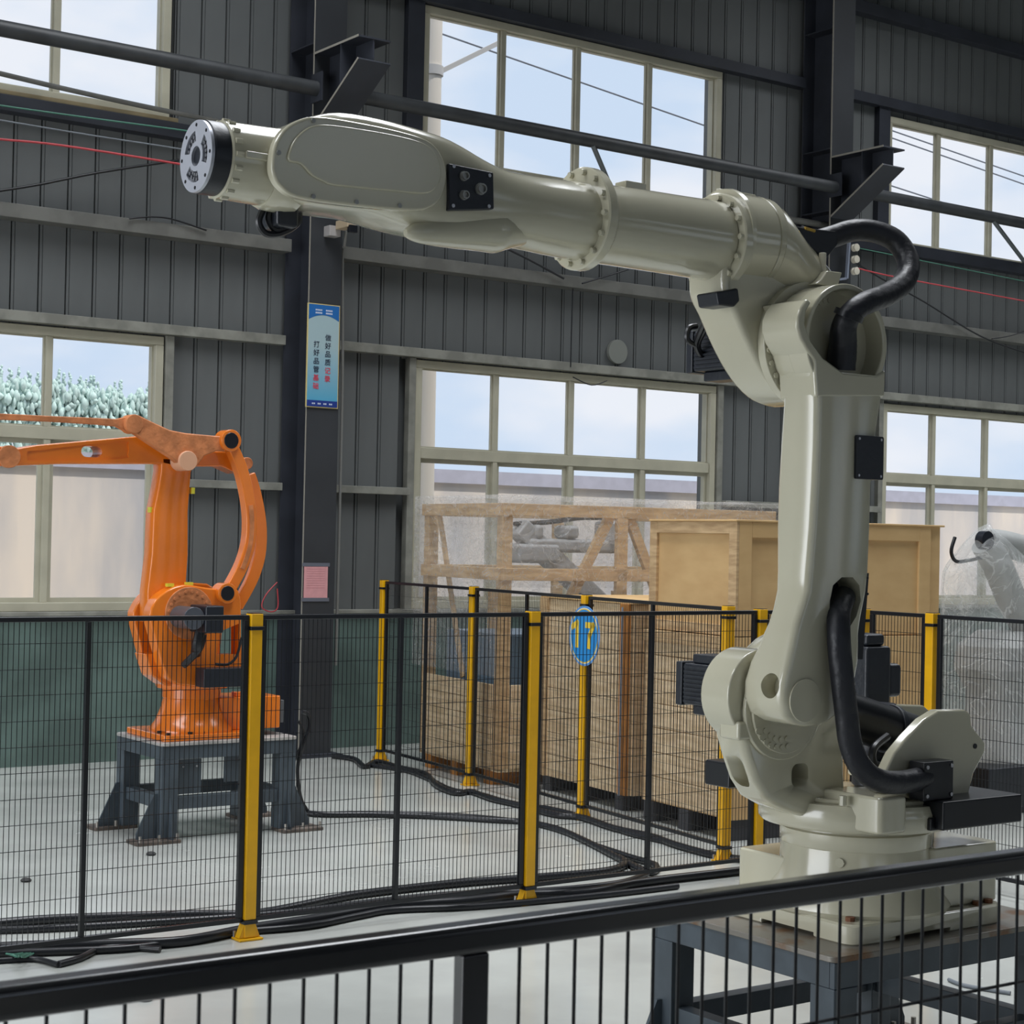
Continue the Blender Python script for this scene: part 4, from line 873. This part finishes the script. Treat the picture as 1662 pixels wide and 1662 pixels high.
# ------------------------------------------------------------------ crates
CR = math.radians(-7)
def crate_frame(name, lab, x, y, rot): 
    t = thing(name, lab, 'crate', (x, y, 0), rot); return t, Matrix.Translation((x, y, 0)) @ Matrix.Rotation(rot, 4, 'Z')
# A: open timber crate wrapped in clear film, machine inside
film = bpy.data.materials.new('clear_film'); film.use_nodes = True; tt = film.node_tree; tt.nodes.clear()
def film_mat(mt, fac, col, bs=9):
    t = mt.node_tree; tr = t.nodes.new('ShaderNodeBsdfTransparent'); df = t.nodes.new('ShaderNodeBsdfPrincipled'); df.inputs['Base Color'].default_value = (*col, 1); df.inputs['Roughness'].default_value = .18
    tl = t.nodes.new('ShaderNodeBsdfTranslucent'); tl.inputs[0].default_value = (*col, 1); ad = t.nodes.new('ShaderNodeMixShader'); ad.inputs[0].default_value = .5
    mx = t.nodes.new('ShaderNodeMixShader'); o = t.nodes.new('ShaderNodeOutputMaterial'); n = t.nodes.new('ShaderNodeTexNoise'); n.inputs['Scale'].default_value = bs; n.inputs['Detail'].default_value = 5; n.inputs['Distortion'].default_value = 1.5
    r = t.nodes.new('ShaderNodeMapRange'); r.inputs['To Min'].default_value = fac * .4; r.inputs['To Max'].default_value = fac * 1.7
    bp = t.nodes.new('ShaderNodeBump'); bp.inputs['Strength'].default_value = 1.0; bp.inputs['Distance'].default_value = .05
    tcn = t.nodes.new('ShaderNodeTexCoord'); t.links.new(tcn.outputs['Object'], n.inputs['Vector'])
    n2 = t.nodes.new('ShaderNodeTexNoise'); n2.inputs['Scale'].default_value = bs * .55; n2.inputs['Detail'].default_value = 3; n2.inputs['Distortion'].default_value = 2.5
    t.links.new(tcn.outputs['Object'], n2.inputs['Vector']); wr_ = t.nodes.new('ShaderNodeValToRGB'); cr_ = wr_.color_ramp
    cr_.elements[0].position = .475; cr_.elements[0].color = (0, 0, 0, 1); cr_.elements[1].position = .525; cr_.elements[1].color = (0, 0, 0, 1); e_ = cr_.elements.new(.5); e_.color = (.26, .26, .26, 1)
    sm = t.nodes.new('ShaderNodeMath'); sm.operation = 'ADD'; t.links.new(n2.outputs[0], wr_.inputs[0]); t.links.new(r.outputs[0], sm.inputs[0]); t.links.new(wr_.outputs[0], sm.inputs[1])
    t.links.new(n.outputs[0], r.inputs[0]); t.links.new(sm.outputs[0], mx.inputs[0]); t.links.new(n.outputs[0], bp.inputs['Height']); t.links.new(bp.outputs[0], df.inputs['Normal'])
    t.links.new(df.outputs[0], ad.inputs[1]); t.links.new(tl.outputs[0], ad.inputs[2]); t.links.new(tr.outputs[0], mx.inputs[1]); t.links.new(ad.outputs[0], mx.inputs[2]); t.links.new(mx.outputs[0], o.inputs[0])
film_mat(film, .22, (.85, .84, .83))
AX, AY = 7.10, 9.95
ta, MA = crate_frame('wrapped_crate', 'tall open pine frame crate wrapped in clear film, beside the window', AX, AY, CR)
AW, AD, AH = 2.30, 1.22, 1.985; w = .085
def crate_bar(t, M, a, b, nm='timber', wd=w, th=.045, m_=WOOD):
    """bar lying in a face of the crate, local ends a,b"""
    a, b = Vector(a), Vector(b); q = MB(); q.bar(a, b, wd, th, up=(0, 1, 0) if abs(a.y - b.y) < 1e-6 else (1, 0, 0)); q.v = [M @ p for p in q.v]; return q.build(nm, m_, t, bevel=.003)
for x in (.04, .62 * 0 + AW - .04):
    for y in (.04, AD - .04): q = MB().box((x - .04, y - .04, .10), (x + .04, y + .04, AH - .05)); q.v = [MA @ p for p in q.v]; q.build('corner_post', WOOD, ta, bevel=.003)
H = AH
for z in (.62, 1.45, AH - .09):
    crate_bar(ta, MA, (0, .0, z), (AW, .0, z)) if z > 1 else None
    crate_bar(ta, MA, (0, AD, z), (AW, AD, z)) if z > 1 else None
    crate_bar(ta, MA, (0, 0, z), (0, AD, z)) if z > 1 else None
    crate_bar(ta, MA, (AW, 0, z), (AW, AD, z)) if z > 1 else None
crate_bar(ta, MA, (.96, 0, .2), (.96, 0, AH - .12)); crate_bar(ta, MA, (.88, .03, AH - .12), (.44, .03, 1.05), wd=.07); crate_bar(ta, MA, (1.04, .03, AH - .12), (1.42, .03, 1.05), wd=.07)
crate_bar(ta, MA, (1.15, AD, .2), (1.15, AD, AH - .12)); crate_bar(ta, MA, (.6, AD, .2), (.6, AD, 1.3)); crate_bar(ta, MA, (1.7, AD, .2), (1.7, AD, 1.3))
crate_bar(ta, MA, (.03, 1.05, 1.92), (.03, .60, .70), wd=.05, th=.02)
for k in range(5):  # planks on the lower left side
    q = MB().box((-.024, .08, .12 + k * .115), (-.002, AD - .08, .12 + k * .115 + .111)); q.v = [MA @ p for p in q.v]; q.build('plank', WOODH, ta, bevel=.002)
for k in range(5):
    q = MB().box((.08, -.024, .12 + k * .115), (AW - .08, -.002, .12 + k * .115 + .111)); q.v = [MA @ p for p in q.v]; q.build('plank', WOODH, ta, bevel=.002)
for yy in (.1, AD / 2, AD - .2):
    q = MB().box((0, yy, 0), (AW, yy + .1, .10)); q.v = [MA @ p for p in q.v]; q.build('skid', OCHRE, ta)
q = MB().box((0, 0, .095), (AW, AD, .118)); q.v = [MA @ p for p in q.v]; q.build('deck', WOODH, ta)
# film: crinkled shell over the upper part
fm = MB()
def film_face(p0, pu, pv_, nu, nv, nrm, amp=.012, seed=0):
    vs = []; fs = []
    for j in range(nv + 1):
        for i in range(nu + 1):
            p = Vector(p0) + Vector(pu) * (i / nu) + Vector(pv_) * (j / nv); d = noise.noise(p * 5 + Vector((seed, 0, 0))) + .5 * noise.noise(p * 14)
            e = min(i, nu - i, 3) / 3; vs.append(MA @ (p + Vector(nrm) * d * amp * e))
    for j in range(nv):
        for i in range(nu): a = j * (nu + 1) + i; fs.append((a, a + 1, a + nu + 2, a + nu + 1))
    fm.add(vs, fs)
g_ = .055
film_face((-g_, -g_, .75), (0, AD + 2 * g_, 0), (0, 0, AH - .74), 34, 34, (-1, 0, 0), .035)
film_face((-g_, -g_, 1.32), (AW + 2 * g_, 0, 0), (0, 0, AH - 1.31), 50, 16, (0, -1, 0), .012)
film_face((-g_, -g_, AH + .008), (AW + 2 * g_, 0, 0), (0, AD + 2 * g_, 0), 50, 20, (0, 0, 1), .012)
film_face((-g_, AD + g_, 1.32), (AW + 2 * g_, 0, 0), (0, 0, AH - 1.31), 50, 16, (0, 1, 0), .012)
fm.build('film_wrap', film, ta, smooth_=180, label='crinkled clear plastic film')
# machine inside the crate
GREYM = mat('machine_grey', (.36, .36, .36), .5, var=.1)
mi = thing('packed_machine', 'grey robot arm packed inside the film wrapped crate', 'machine', tuple(MA @ Vector((.8, .6, .118))), CR)
def inb(mb_): mb_.v = [MA @ p for p in mb_.v]; return mb_
inb(MB().bar((1.50, .6, .95), (.45, .6, 1.78), .15, .15, up=(0, 1, 0))).build('arm', GREYM, mi, bevel=.02)
inb(MB().box((.50, .5, 1.60), (1.25, .7, 1.70)).box((.55, .5, 1.70), (.62, .7, 1.80)).box((.80, .5, 1.70), (.92, .7, 1.80)).box((1.15, .5, 1.60), (1.32, .7, 1.84)).box((.40, .48, 1.52), (.75, .72, 1.66))).build('head', GREYM, mi, bevel=.03)
inb(MB().lathe((1.55, .6, .118), (0, 0, 1), [(0, .30), (.25, .26), (.45, .26), (.62, .22), (.75, .12)], 28)).build('base', GREYM, mi)
inb(MB().box((.12, .25, .118), (.75, 1.05, 1.02))).build('cabinet', mat('cabinet_grey', (.16, .24, .32), .4), mi, bevel=.01)
inb(MB().tube([(.42, .6, 1.80), (.7, .6, 1.82), (1.0, .6, 1.86), (1.25, .6, 1.86)], .018, n=8)).build('hose', CABLE, mi)
# B: plank crate
BX, BY = 7.19, 8.64
tb, MBm = crate_frame('plank_crate', 'pine plank crate behind the blue 17 sign', BX, BY, CR)
BW, BD, BH = 1.6, 1.12, 1.30
for k in range(8):
    z0 = .10 + k * .15
    for a, b_ in (((-.02, .0, z0), (0, BD, z0 + .146)), ((0, -.02, z0), (BW, 0, z0 + .146))):
        q = MB().box(a, b_); q.v = [MBm @ p for p in q.v]; q.build('plank', WOODH, tb, bevel=.002)
for y in (.0, BD - .1):
    q = MB().box((-.04, y, .10), (-.02, y + .1, BH)); q.v = [MBm @ p for p in q.v]; q.build('batten', OCHRE if y == 0 else WOOD, tb, bevel=.002)
q = MB().box((-.03, -.03, BH - .0), (BW, BD, BH + .018)); q.v = [MBm @ p for p in q.v]; q.build('lid', PLY, tb)
q = MB().box((0, 0, .1), (BW, BD, BH - .002)); q.v = [MBm @ p for p in q.v]; q.build('core', WOODH, tb)
for yy in (.05, BD / 2 - .05, BD - .15):
    q = MB().box((-.02, yy, 0), (BW, yy + .1, .10)); q.v = [MBm @ p for p in q.v]; q.build('skid', mat('dark_skid', (.05, .05, .055), .7), tb)
# strip of shrink cord down the crate corner
q = MB().cyl((-.06, .04, .1), (-.06, .04, 1.28), .007, n=6); q.v = [MBm @ p for p in q.v]; q.build('lashing', mat('lashing_blue', (.28, .34, .42), .3), tb)
# C, D: plywood crates, one on the other
CX, CY = 6.99, 7.50
CWd, CDp = 1.54, .90
def box_part(t, M, a, b, nm, m_, bv=.003): q = MB().box(a, b); q.v = [M @ p for p in q.v]; return q.build(nm, m_, t, bevel=bv)
tc_, MC = crate_frame('plywood_crate', 'lower plywood crate on dark skids behind the white robot motor', CX, CY, CR)
box_part(tc_, MC, (0, 0, .12), (CWd, CDp, 1.16), 'body', PLY)
for k in range(7): box_part(tc_, MC, (-.014, .07, .13 + k * .147), (0, CDp - .07, .13 + k * .147 + .143), 'plank', WOODH)
for y in (0, CDp - .07): box_part(tc_, MC, (-.022, y, .12), (-.0, y + .07, 1.16), 'batten', WOOD)
for z in (1.09,): box_part(tc_, MC, (-.03, 0, z), (-.014, CDp, z + .07), 'rail', WOOD)
for yy in (.02, CDp / 2 - .05, CDp - .12): box_part(tc_, MC, (-.02, yy, 0), (CWd, yy + .1, .12), 'skid', mat('dark_skid', (.05, .05, .055), .7))
td, MD = crate_frame('plywood_crate', 'upper plywood crate stacked behind the white robot arm', CX, CY, CR)
td.location.z = 1.165; MD = Matrix.Translation((0, 0, 1.165)) @ MC
HH = .655
box_part(td, MD, (.02, .02, 0), (CWd, CDp - .02, HH), 'body', PLY)
for y in (0, CDp - .075): box_part(td, MD, (-.0, y, 0), (.02, y + .075, HH), 'batten', WOOD)
box_part(td, MD, (.0, .075, HH - .07), (.02, CDp - .075, HH), 'batten', WOOD)
box_part(td, MD, (.0, .075, 0), (.02, CDp - .075, .06), 'batten', WOOD)
for x in (.0, CWd - .2): box_part(td, MD, (x + .02, 0, 0), (x + .11, .02, HH), 'batten', PLY)
box_part(td, MD, (.11, 0, HH - .09), (CWd - .18, .02, HH), 'batten', PLY)
box_part(td, MD, (-.01, -.01, HH), (CWd + .01, CDp, HH + .012), 'lid', PLY)

# ------------------------------------------------------------------ plastic covered robot at the right
film2 = bpy.data.materials.new('loose_film'); film2.use_nodes = True; film2.node_tree.nodes.clear(); film_mat(film2, .24, (.86, .88, .88), 4)
wr = thing('wrapped_robot', 'robot draped in clear plastic sheet behind the right fence', 'robot', (9.45, 7.7, 0))
WV = 7.7
inn_m = mat('dull_white_robot', (.40, .41, .40), .5, var=.15)
MB().box((9.1, 7.4, 0), (9.95, 8.1, .30)).build('plinth', BLACKM, wr, bevel=.01)
MB().lathe((9.62, 7.75, .30), (0, 0, 1), [(0, .30), (.10, .28), (.22, .22), (.45, .22), (.60, .30), (.75, .28), (.85, .15)], 28).build('body', inn_m, wr)
MB().tube([P(1600, 882, v=WV), P(1620, 920, v=WV), P(1650, 990, v=WV), P(1690, 1060, v=WV)], .10, n=16).build('arm', inn_m, wr)
MB().tube([P(1600, 880, v=WV), P(1640, 885, v=WV), P(1700, 905, v=WV)], .09, n=16).build('arm', inn_m, wr)
e = P(1604, 877, v=WV - .1); MB().cyl(e, e + Vector((0, .06, 0)), .06, n=24).build('joint_cap', BLACKM, wr)
MB().tube([P(1550, 872, v=WV), P(1544, 895, v=WV), P(1552, 911, v=WV), P(1575, 909, v=WV), P(1598, 906, v=WV), P(1612, 925, v=WV), P(1635, 965, v=WV)], .012, n=8).build('hose', CABLE, wr)
def drape():
    nu, nz = 90, 46; vs = []; fs = []
    top = [(1548, 868), (1560, 862), (1604, 858), (1640, 868), (1720, 885)]
    for j in range(nz + 1):
        f = j / nz
        for i in range(nu + 1):
            a = 2 * PI * i / nu
            px = 1548 + f * -4 if False else 0
            zt = 1.84 - .10 * max(0, math.cos(a)) - .02 * math.sin(3 * a)
            rx = .02 + .36 * min(1, f * 5) ** .6 + .16 * f * f + .10 * f; ry = .02 + .20 * min(1, f * 6) ** .5 + .22 * f * f
            fold = 1 + (.10 * f + .02) * math.sin(a * 9 + 3 * noise.noise(Vector((a, f * 2, 0)))) + .05 * noise.noise(Vector((a * 3, f * 6, 2)))
            cx = 9.44 + .12 * f; z = zt - f * 1.50 - .02 * noise.noise(Vector((a * 2, f * 3, 5)))
            vs.append((cx + rx * fold * math.cos(a) * 1.0, 7.7 + ry * fold * math.sin(a), z))
    for j in range(nz):
        for i in range(nu): q = j * (nu + 1) + i; fs.append((q, q + 1, q + nu + 2, q + nu + 1))
    return MB().add(vs, fs)
drape().build('plastic_sheet', film2, wr, smooth_=180, label='crumpled clear plastic sheet')

# ------------------------------------------------------------------ board, notice, camera and small wall things
pst = thing('slogan_board', 'tall blue board with Chinese lettering on the left column', 'sign', (6.79, 11.94, 2.66))
u0_, u1_, z0_, z1_ = 6.655, 6.935, 2.664, 3.458; yb_ = 11.948
MB().box((u0_, yb_ - .012, z0_), (u1_, yb_, z1_)).build('frame', mat('board_edge', (.62, .50, .22), .4), pst)
G = bpy.data.materials.new('board_print'); G.use_nodes = True; t_ = G.node_tree; b = t_.nodes['Principled BSDF']; b.inputs['Roughness'].default_value = .5
tcn = t_.nodes.new('ShaderNodeTexCoord'); sp = t_.nodes.new('ShaderNodeSeparateXYZ'); rp_ = t_.nodes.new('ShaderNodeValToRGB')
t_.links.new(tcn.outputs['Generated'], sp.inputs[0]); t_.links.new(sp.outputs['Z'], rp_.inputs[0]); t_.links.new(rp_.outputs[0], b.inputs['Base Color'])
rp_.color_ramp.elements[0].color = (.05, .33, .52, 1); rp_.color_ramp.elements[1].color = (.33, .45, .48, 1); rp_.color_ramp.elements[1].position = .6
MB().box((u0_ + .007, yb_ - .014, z0_ + .007), (u1_ - .007, yb_ - .012, z1_ - .007)).build('face', G, pst)
NAVY = mat('board_navy', (.01, .035, .22), .5); TEAL = mat('board_blue', (.01, .12, .38), .5)
MB().box((u0_ + .007, yb_ - .0155, z0_ + .007), (u1_ - .007, yb_ - .014, z0_ + .055)).build('bottom_band', NAVY, pst)
um = (u0_ + u1_) / 2; arc = [(u0_ + .007 + (u1_ - u0_ - .014) * i / 14, z1_ - .125 + .040 * (1 - ((i - 7) / 7) ** 2)) for i in range(15)]
MB().prism(arc + [(u1_ - .007, z1_ - .007), (u0_ + .007, z1_ - .007)], 'y', yb_ - .0155, yb_ - .014).build('top_band', TEAL, pst)
INK = mat('ink', (.02, .03, .06), .5); RED = mat('red_ink', (.65, .03, .06), .5); WTX = mat('white_ink', (.55, .6, .7), .5)
def glyph(ch, x, z, size, m_): 
    Mx = Matrix.Translation((x, yb_ - .0160, z)) @ Matrix.Rotation(PI / 2, 4, 'X') @ Matrix.Diagonal((size * .92, size * .92, size * .92, 1)); text_mesh('lettering', ch, 1.0, Mx, m_, pst, depth=.012, offset=0 if ch == '基' else .006)
for i, ch in enumerate('做好品质记录'): glyph(ch, u0_ + .180, z1_ - .258 - i * .0632, .058, INK if i < 4 else RED)
for i, ch in enumerate('打好品管基础'): glyph(ch, u0_ + .080, z1_ - .315 - i * .0638, .058, INK if i < 4 else RED)
for r_, (x, z, wd) in enumerate([(um - .045, z1_ - .048, .06), (um + .045, z1_ - .048, .06), (um - .045, z1_ - .07, .06), (um + .045, z1_ - .07, .06)] + [(u0_ + .065 + .05 * j, z0_ + .03, .03) for j in range(4)]):
    n_ = 5 if wd > .05 else 2
    for j in range(n_):
        MB().box((x - wd / 2 + j * wd / n_, yb_ - .0165, z - .006), (x - wd / 2 + (j + .75) * wd / n_, yb_ - .0155, z + .006)).build('small_print', WTX, pst, smooth_=0)
nt_ = thing('paper_notice', 'pink paper notice taped to the left column', 'notice', (6.78, 11.95, 1.19))
MB().box((6.678, 11.9445, 1.20), (6.885, 11.9465, 1.465)).build('sheet', mat('pink_paper', (.62, .30, .31), .8, var=.08, scale=20), nt_)
for i in range(9): MB().box((6.70, 11.9437, 1.43 - i * .018), (6.86, 11.9444, 1.433 - i * .018)).build('printed_line', mat('pink_print', (.48, .2, .22), .8), nt_, smooth_=0)
for z in (1.462, 1.195): MB().box((6.66, 11.9430, z - .012), (6.90, 11.9436, z + .016)).build('tape', mat('tape_grey', (.12, .13, .16), .3), nt_, smooth_=0)
sc = thing('security_camera', 'small box security camera on the column below the robot forearm', 'camera', (6.97, 11.9, 4.0))
c = P(560, 368, v=11.8)
MB().box((c.x - .05, 11.68, c.z - .02), (c.x + .03, 11.86, c.z + .045)).build('housing', TAN, sc, bevel=.006)
MB().box((c.x - .04, 11.66, c.z - .06), (c.x + .03, 11.70, c.z - .005)).build('lens_hood', BLACK, sc, bevel=.004)
MB().box((c.x - .10, 11.86, c.z - .07), (c.x + .0, 11.95, c.z + .01)).build('bracket', mat('bracket_grey', (.35, .33, .32), .5), sc, bevel=.004)
MB().tube([P(562, 375, v=11.88), P(559, 400, v=11.93), P(556, 420, v=11.98), P(556, 600, v=11.98), P(552, 800, v=11.98), P(545, 1080, v=11.98)], .011, n=8, sub=3).build('conduit', mat('conduit_grey', (.16, .16, .15), .5), sc)
vp = P(1003, 571, v=12.37); o = MB().cyl((vp.x, 12.365, vp.z), (vp.x, 12.40, vp.z), .108, n=32).build('vent_cover', mat('vent_grey', (.20, .21, .19), .5), bevel=.003); tag(o, 'round grey cover plate on the cladding above the middle lower window', 'vent')
# wires along the wall
def wire(pts, r, m_, lab, v=12.2, name='wire'):
    o = MB().tube([P(x, y, v=vv if vv else v) for x, y, vv in [(q + (None,))[:3] for q in pts]], r, n=6, sub=5).build(name, m_, smooth_=80); tag(o, lab, 'wire'); return o
wire([(-40, 220), (0, 226), (100, 236), (290, 266), (420, 290), (900, 372), (1335, 436)], .008, REDW, 'red wire strung along the wall behind the robot flange', 11.8)
wire([(-40, 163), (0, 171), (150, 192), (300, 212), (430, 232)], .006, GREENW, 'green wire strung under the top left window', 11.8)
wire([(-40, 188), (0, 195), (150, 220), (300, 243), (440, 268)], .006, mat('grey_wire', (.14, .16, .18), .5), 'thin grey wire below the green wire at top left', 11.8)
wire([(-30, 314), (60, 300), (160, 280), (290, 260)], .010, CABLE, 'black cable sloping up to the robot flange at left', 12.2)
wire([(-30, 112), (100, 143), (250, 176), (440, 214)], .018, GIRTM, 'grey conduit under the top left window', 12.15, 'conduit')
wire([(1255, 352), (1330, 364), (1400, 376)], .03, GIRTM, 'grey conduit ending behind the hose loop', 12.1, 'conduit')
wire([(210, 355), (245, 352), (280, 356), (335, 374)], .006, CABLE, 'loose black wire lying on the left purlin', 12.22)
wire([(815, 400), (860, 422), (915, 452)], .010, CABLE, 'black cable hanging below the forearm flange, left one', 12.2)
wire([(1020, 437), (985, 448), (945, 460)], .008, CABLE, 'black cable hanging below the forearm flange, right one', 12.2)
wire([(930, 455), (928, 520), (926, 596)], .006, CABLE, 'thin black cable dropping to the middle lower window', 12.3)
wire([(930, 612), (960, 625), (985, 618)], .005, CABLE, 'short black wire loop at the top of the middle lower window', 12.3)
wire([(1390, 435), (1440, 447), (1530, 464), (1670, 490), (1900, 533)], .007, REDW, 'red wire running right from the insulators', 11.8)
wire([(1390, 402), (1440, 412), (1560, 436), (1670, 458), (1900, 505)], .005, GREENW, 'green wire running right from the top insulator', 11.8)
wire([(1385, 424), (1430, 452), (1500, 490), (1590, 545), (1670, 575), (1760, 606)], .008, CABLE, 'black cable sloping down right from the insulators', 12.2)
wire([(1610, 550), (1640, 545), (1670, 535)], .006, CABLE, 'black wire curving up at the right edge', 12.2)
rc = P(450, 960, v=12.25); o = MB().tube([P(450, 945, v=12.25), P(432, 965, v=12.25), P(425, 985, v=12.25), P(440, 993, v=12.25), P(451, 985, v=12.25), P(450, 955, v=12.25)], .005, n=6).build('red_cord', REDW); tag(o, 'loop of red cord hanging left of the pink notice', 'cord')
ib = thing('insulator_bracket', 'steel bracket with three porcelain insulators behind the hose loop', 'bracket', tuple(P(1375, 460, v=11.85)))
a, b_ = P(1378, 392, v=11.85), P(1374, 452, v=11.85)
MB().bar(a, b_, .03, .02).build('upright', mat('bracket_blue', (.22, .25, .32), .5), ib); MB().bar(b_, P(1352, 455, v=11.93), .03, .02).build('foot', mat('bracket_blue', (.22, .25, .32), .5), ib)
for y in (402, 421, 440):
    p = P(1388, y, v=11.82); MB().lathe(p, (0, -1, 0), [(-.03, .02), (-.025, .036), (-.01, .036), (-.004, .024), (.004, .024), (.01, .036), (.025, .036), (.03, .018)], 20).build('insulator', PORC, ib)

# ------------------------------------------------------------------ cables on the floor
def fcable(pts, r, lab, m_=CABLE, lift=0):
    q = []
    for x, y in pts: p = P(x, y, z=r); q.append(p + Vector((0, 0, lift)))
    o = MB().tube(q, r, n=8, sub=5).build('floor_cable', m_, smooth_=80); tag(o, lab, 'cable', 'black cables on the floor'); return o
fcable([(-40, 1502), (60, 1493), (180, 1488), (320, 1484), (420, 1482), (560, 1455), (660, 1442), (760, 1432), (870, 1424), (980, 1414), (1015, 1402), (1005, 1392)], .020, 'thick cable behind the near fence, farthest of the bundle')
fcable([(-40, 1511), (100, 1506), (250, 1497), (400, 1487), (520, 1475), (640, 1460), (760, 1450), (880, 1446), (1000, 1434), (1050, 1418)], .016, 'thick cable behind the near fence, second of the bundle')
fcable([(-40, 1540), (60, 1535), (200, 1532), (300, 1527), (400, 1508), (520, 1490), (640, 1470), (760, 1462), (850, 1452), (950, 1448), (1040, 1432), (1160, 1418), (1230, 1410)], .022, 'thick cable running under the near fence rail')
fcable([(-40, 1548), (80, 1545), (220, 1538), (330, 1522), (400, 1512), (500, 1503), (580, 1487), (640, 1477), (760, 1472), (880, 1462), (1000, 1450), (1100, 1438)], .016, 'thick cable in front of the near fence posts')
fcable([(95, 1565), (130, 1555), (160, 1541), (200, 1537), (260, 1541)], .014, 'short black cable end near the left foreground rail')
fcable([(-40, 1562), (20, 1558), (60, 1557), (95, 1566)], .012, 'loose cable at the bottom left floor')
fcable([(540, 1227), (575, 1232), (592, 1244), (612, 1236), (650, 1246), (690, 1256), (710, 1275), (740, 1287), (765, 1285), (800, 1297), (840, 1306), (900, 1322), (945, 1327), (1000, 1345), (1060, 1358), (1100, 1372), (1160, 1388), (1215, 1396)], .020, 'cable snaking along the foot of the side fence, upper one')
fcable([(600, 1242), (660, 1251), (700, 1266), (735, 1282), (780, 1289), (830, 1303), (900, 1314), (960, 1330), (1020, 1352), (1080, 1366), (1130, 1380), (1190, 1392)], .016, 'cable snaking along the foot of the side fence, lower one')
fcable([(500, 1320), (530, 1322), (600, 1322), (700, 1325), (800, 1331), (850, 1334), (905, 1345), (955, 1367), (1005, 1393), (1050, 1416), (1065, 1405), (1020, 1390), (965, 1372)], .018, 'cable crossing the floor from the orange robot stand, turning at the fence')
fcable([(510, 1323), (560, 1320), (640, 1320), (720, 1322), (800, 1328), (870, 1338), (930, 1356), (990, 1385), (1045, 1411)], .014, 'thinner cable crossing the floor beside the thick one')
o = MB().tube([P(490, 1155, v=9.3), P(500, 1160, v=9.3), P(502, 1180, v=9.3), P(490, 1215, v=9.3), P(483, 1250, v=9.35), P(488, 1295, v=9.4), P(500, 1318, v=9.45)], .012, n=8).build('robot_cable', CABLE); tag(o, 'black cable hanging from the back of the orange robot base', 'cable')
o = MB().tube([P(484, 1170, v=9.3), P(492, 1185, v=9.3), P(490, 1205, v=9.3), P(478, 1235, v=9.32)], .008, n=8).build('robot_cable', CABLE); tag(o, 'thinner cable looping at the back of the orange robot base', 'cable')
g = MB(); 
for i in range(6):
    g.tube([P(10 + i * 5, 1548 + i, z=.02 + .004 * i), P(22 + i * 4, 1549 + (i % 3) * 2, z=.03), P(40 + i * 3, 1546 + i % 2, z=.015)], .004, n=5)
o = g.build('loose_wires', GREENW); tag(o, 'tangle of thin green wires on the floor at bottom left', 'wires', kind='stuff')
fcable([(1540, 1590), (1560, 1598), (1590, 1604), (1640, 1612)], .008, 'grey cable on the floor under the white robot stand', mat('grey_wire', (.14, .16, .18), .5))
for x, y, l in ((245, 1388, 'dark scrap of debris on the floor below the orange robot stand'), (42, 1431, 'small flat dark scrap at the left of the floor'), (236, 1624, 'small dark clod on the floor behind the foreground fence')):
    p = P(x, y, z=0); o = MB().lathe(p, (0, 0, 1), [(0, .022), (.008, .028), (.016, .02), (.02, .006)], 7).build('debris', mat('debris_dark', (.03, .03, .03), .8)); tag(o, l, 'debris')
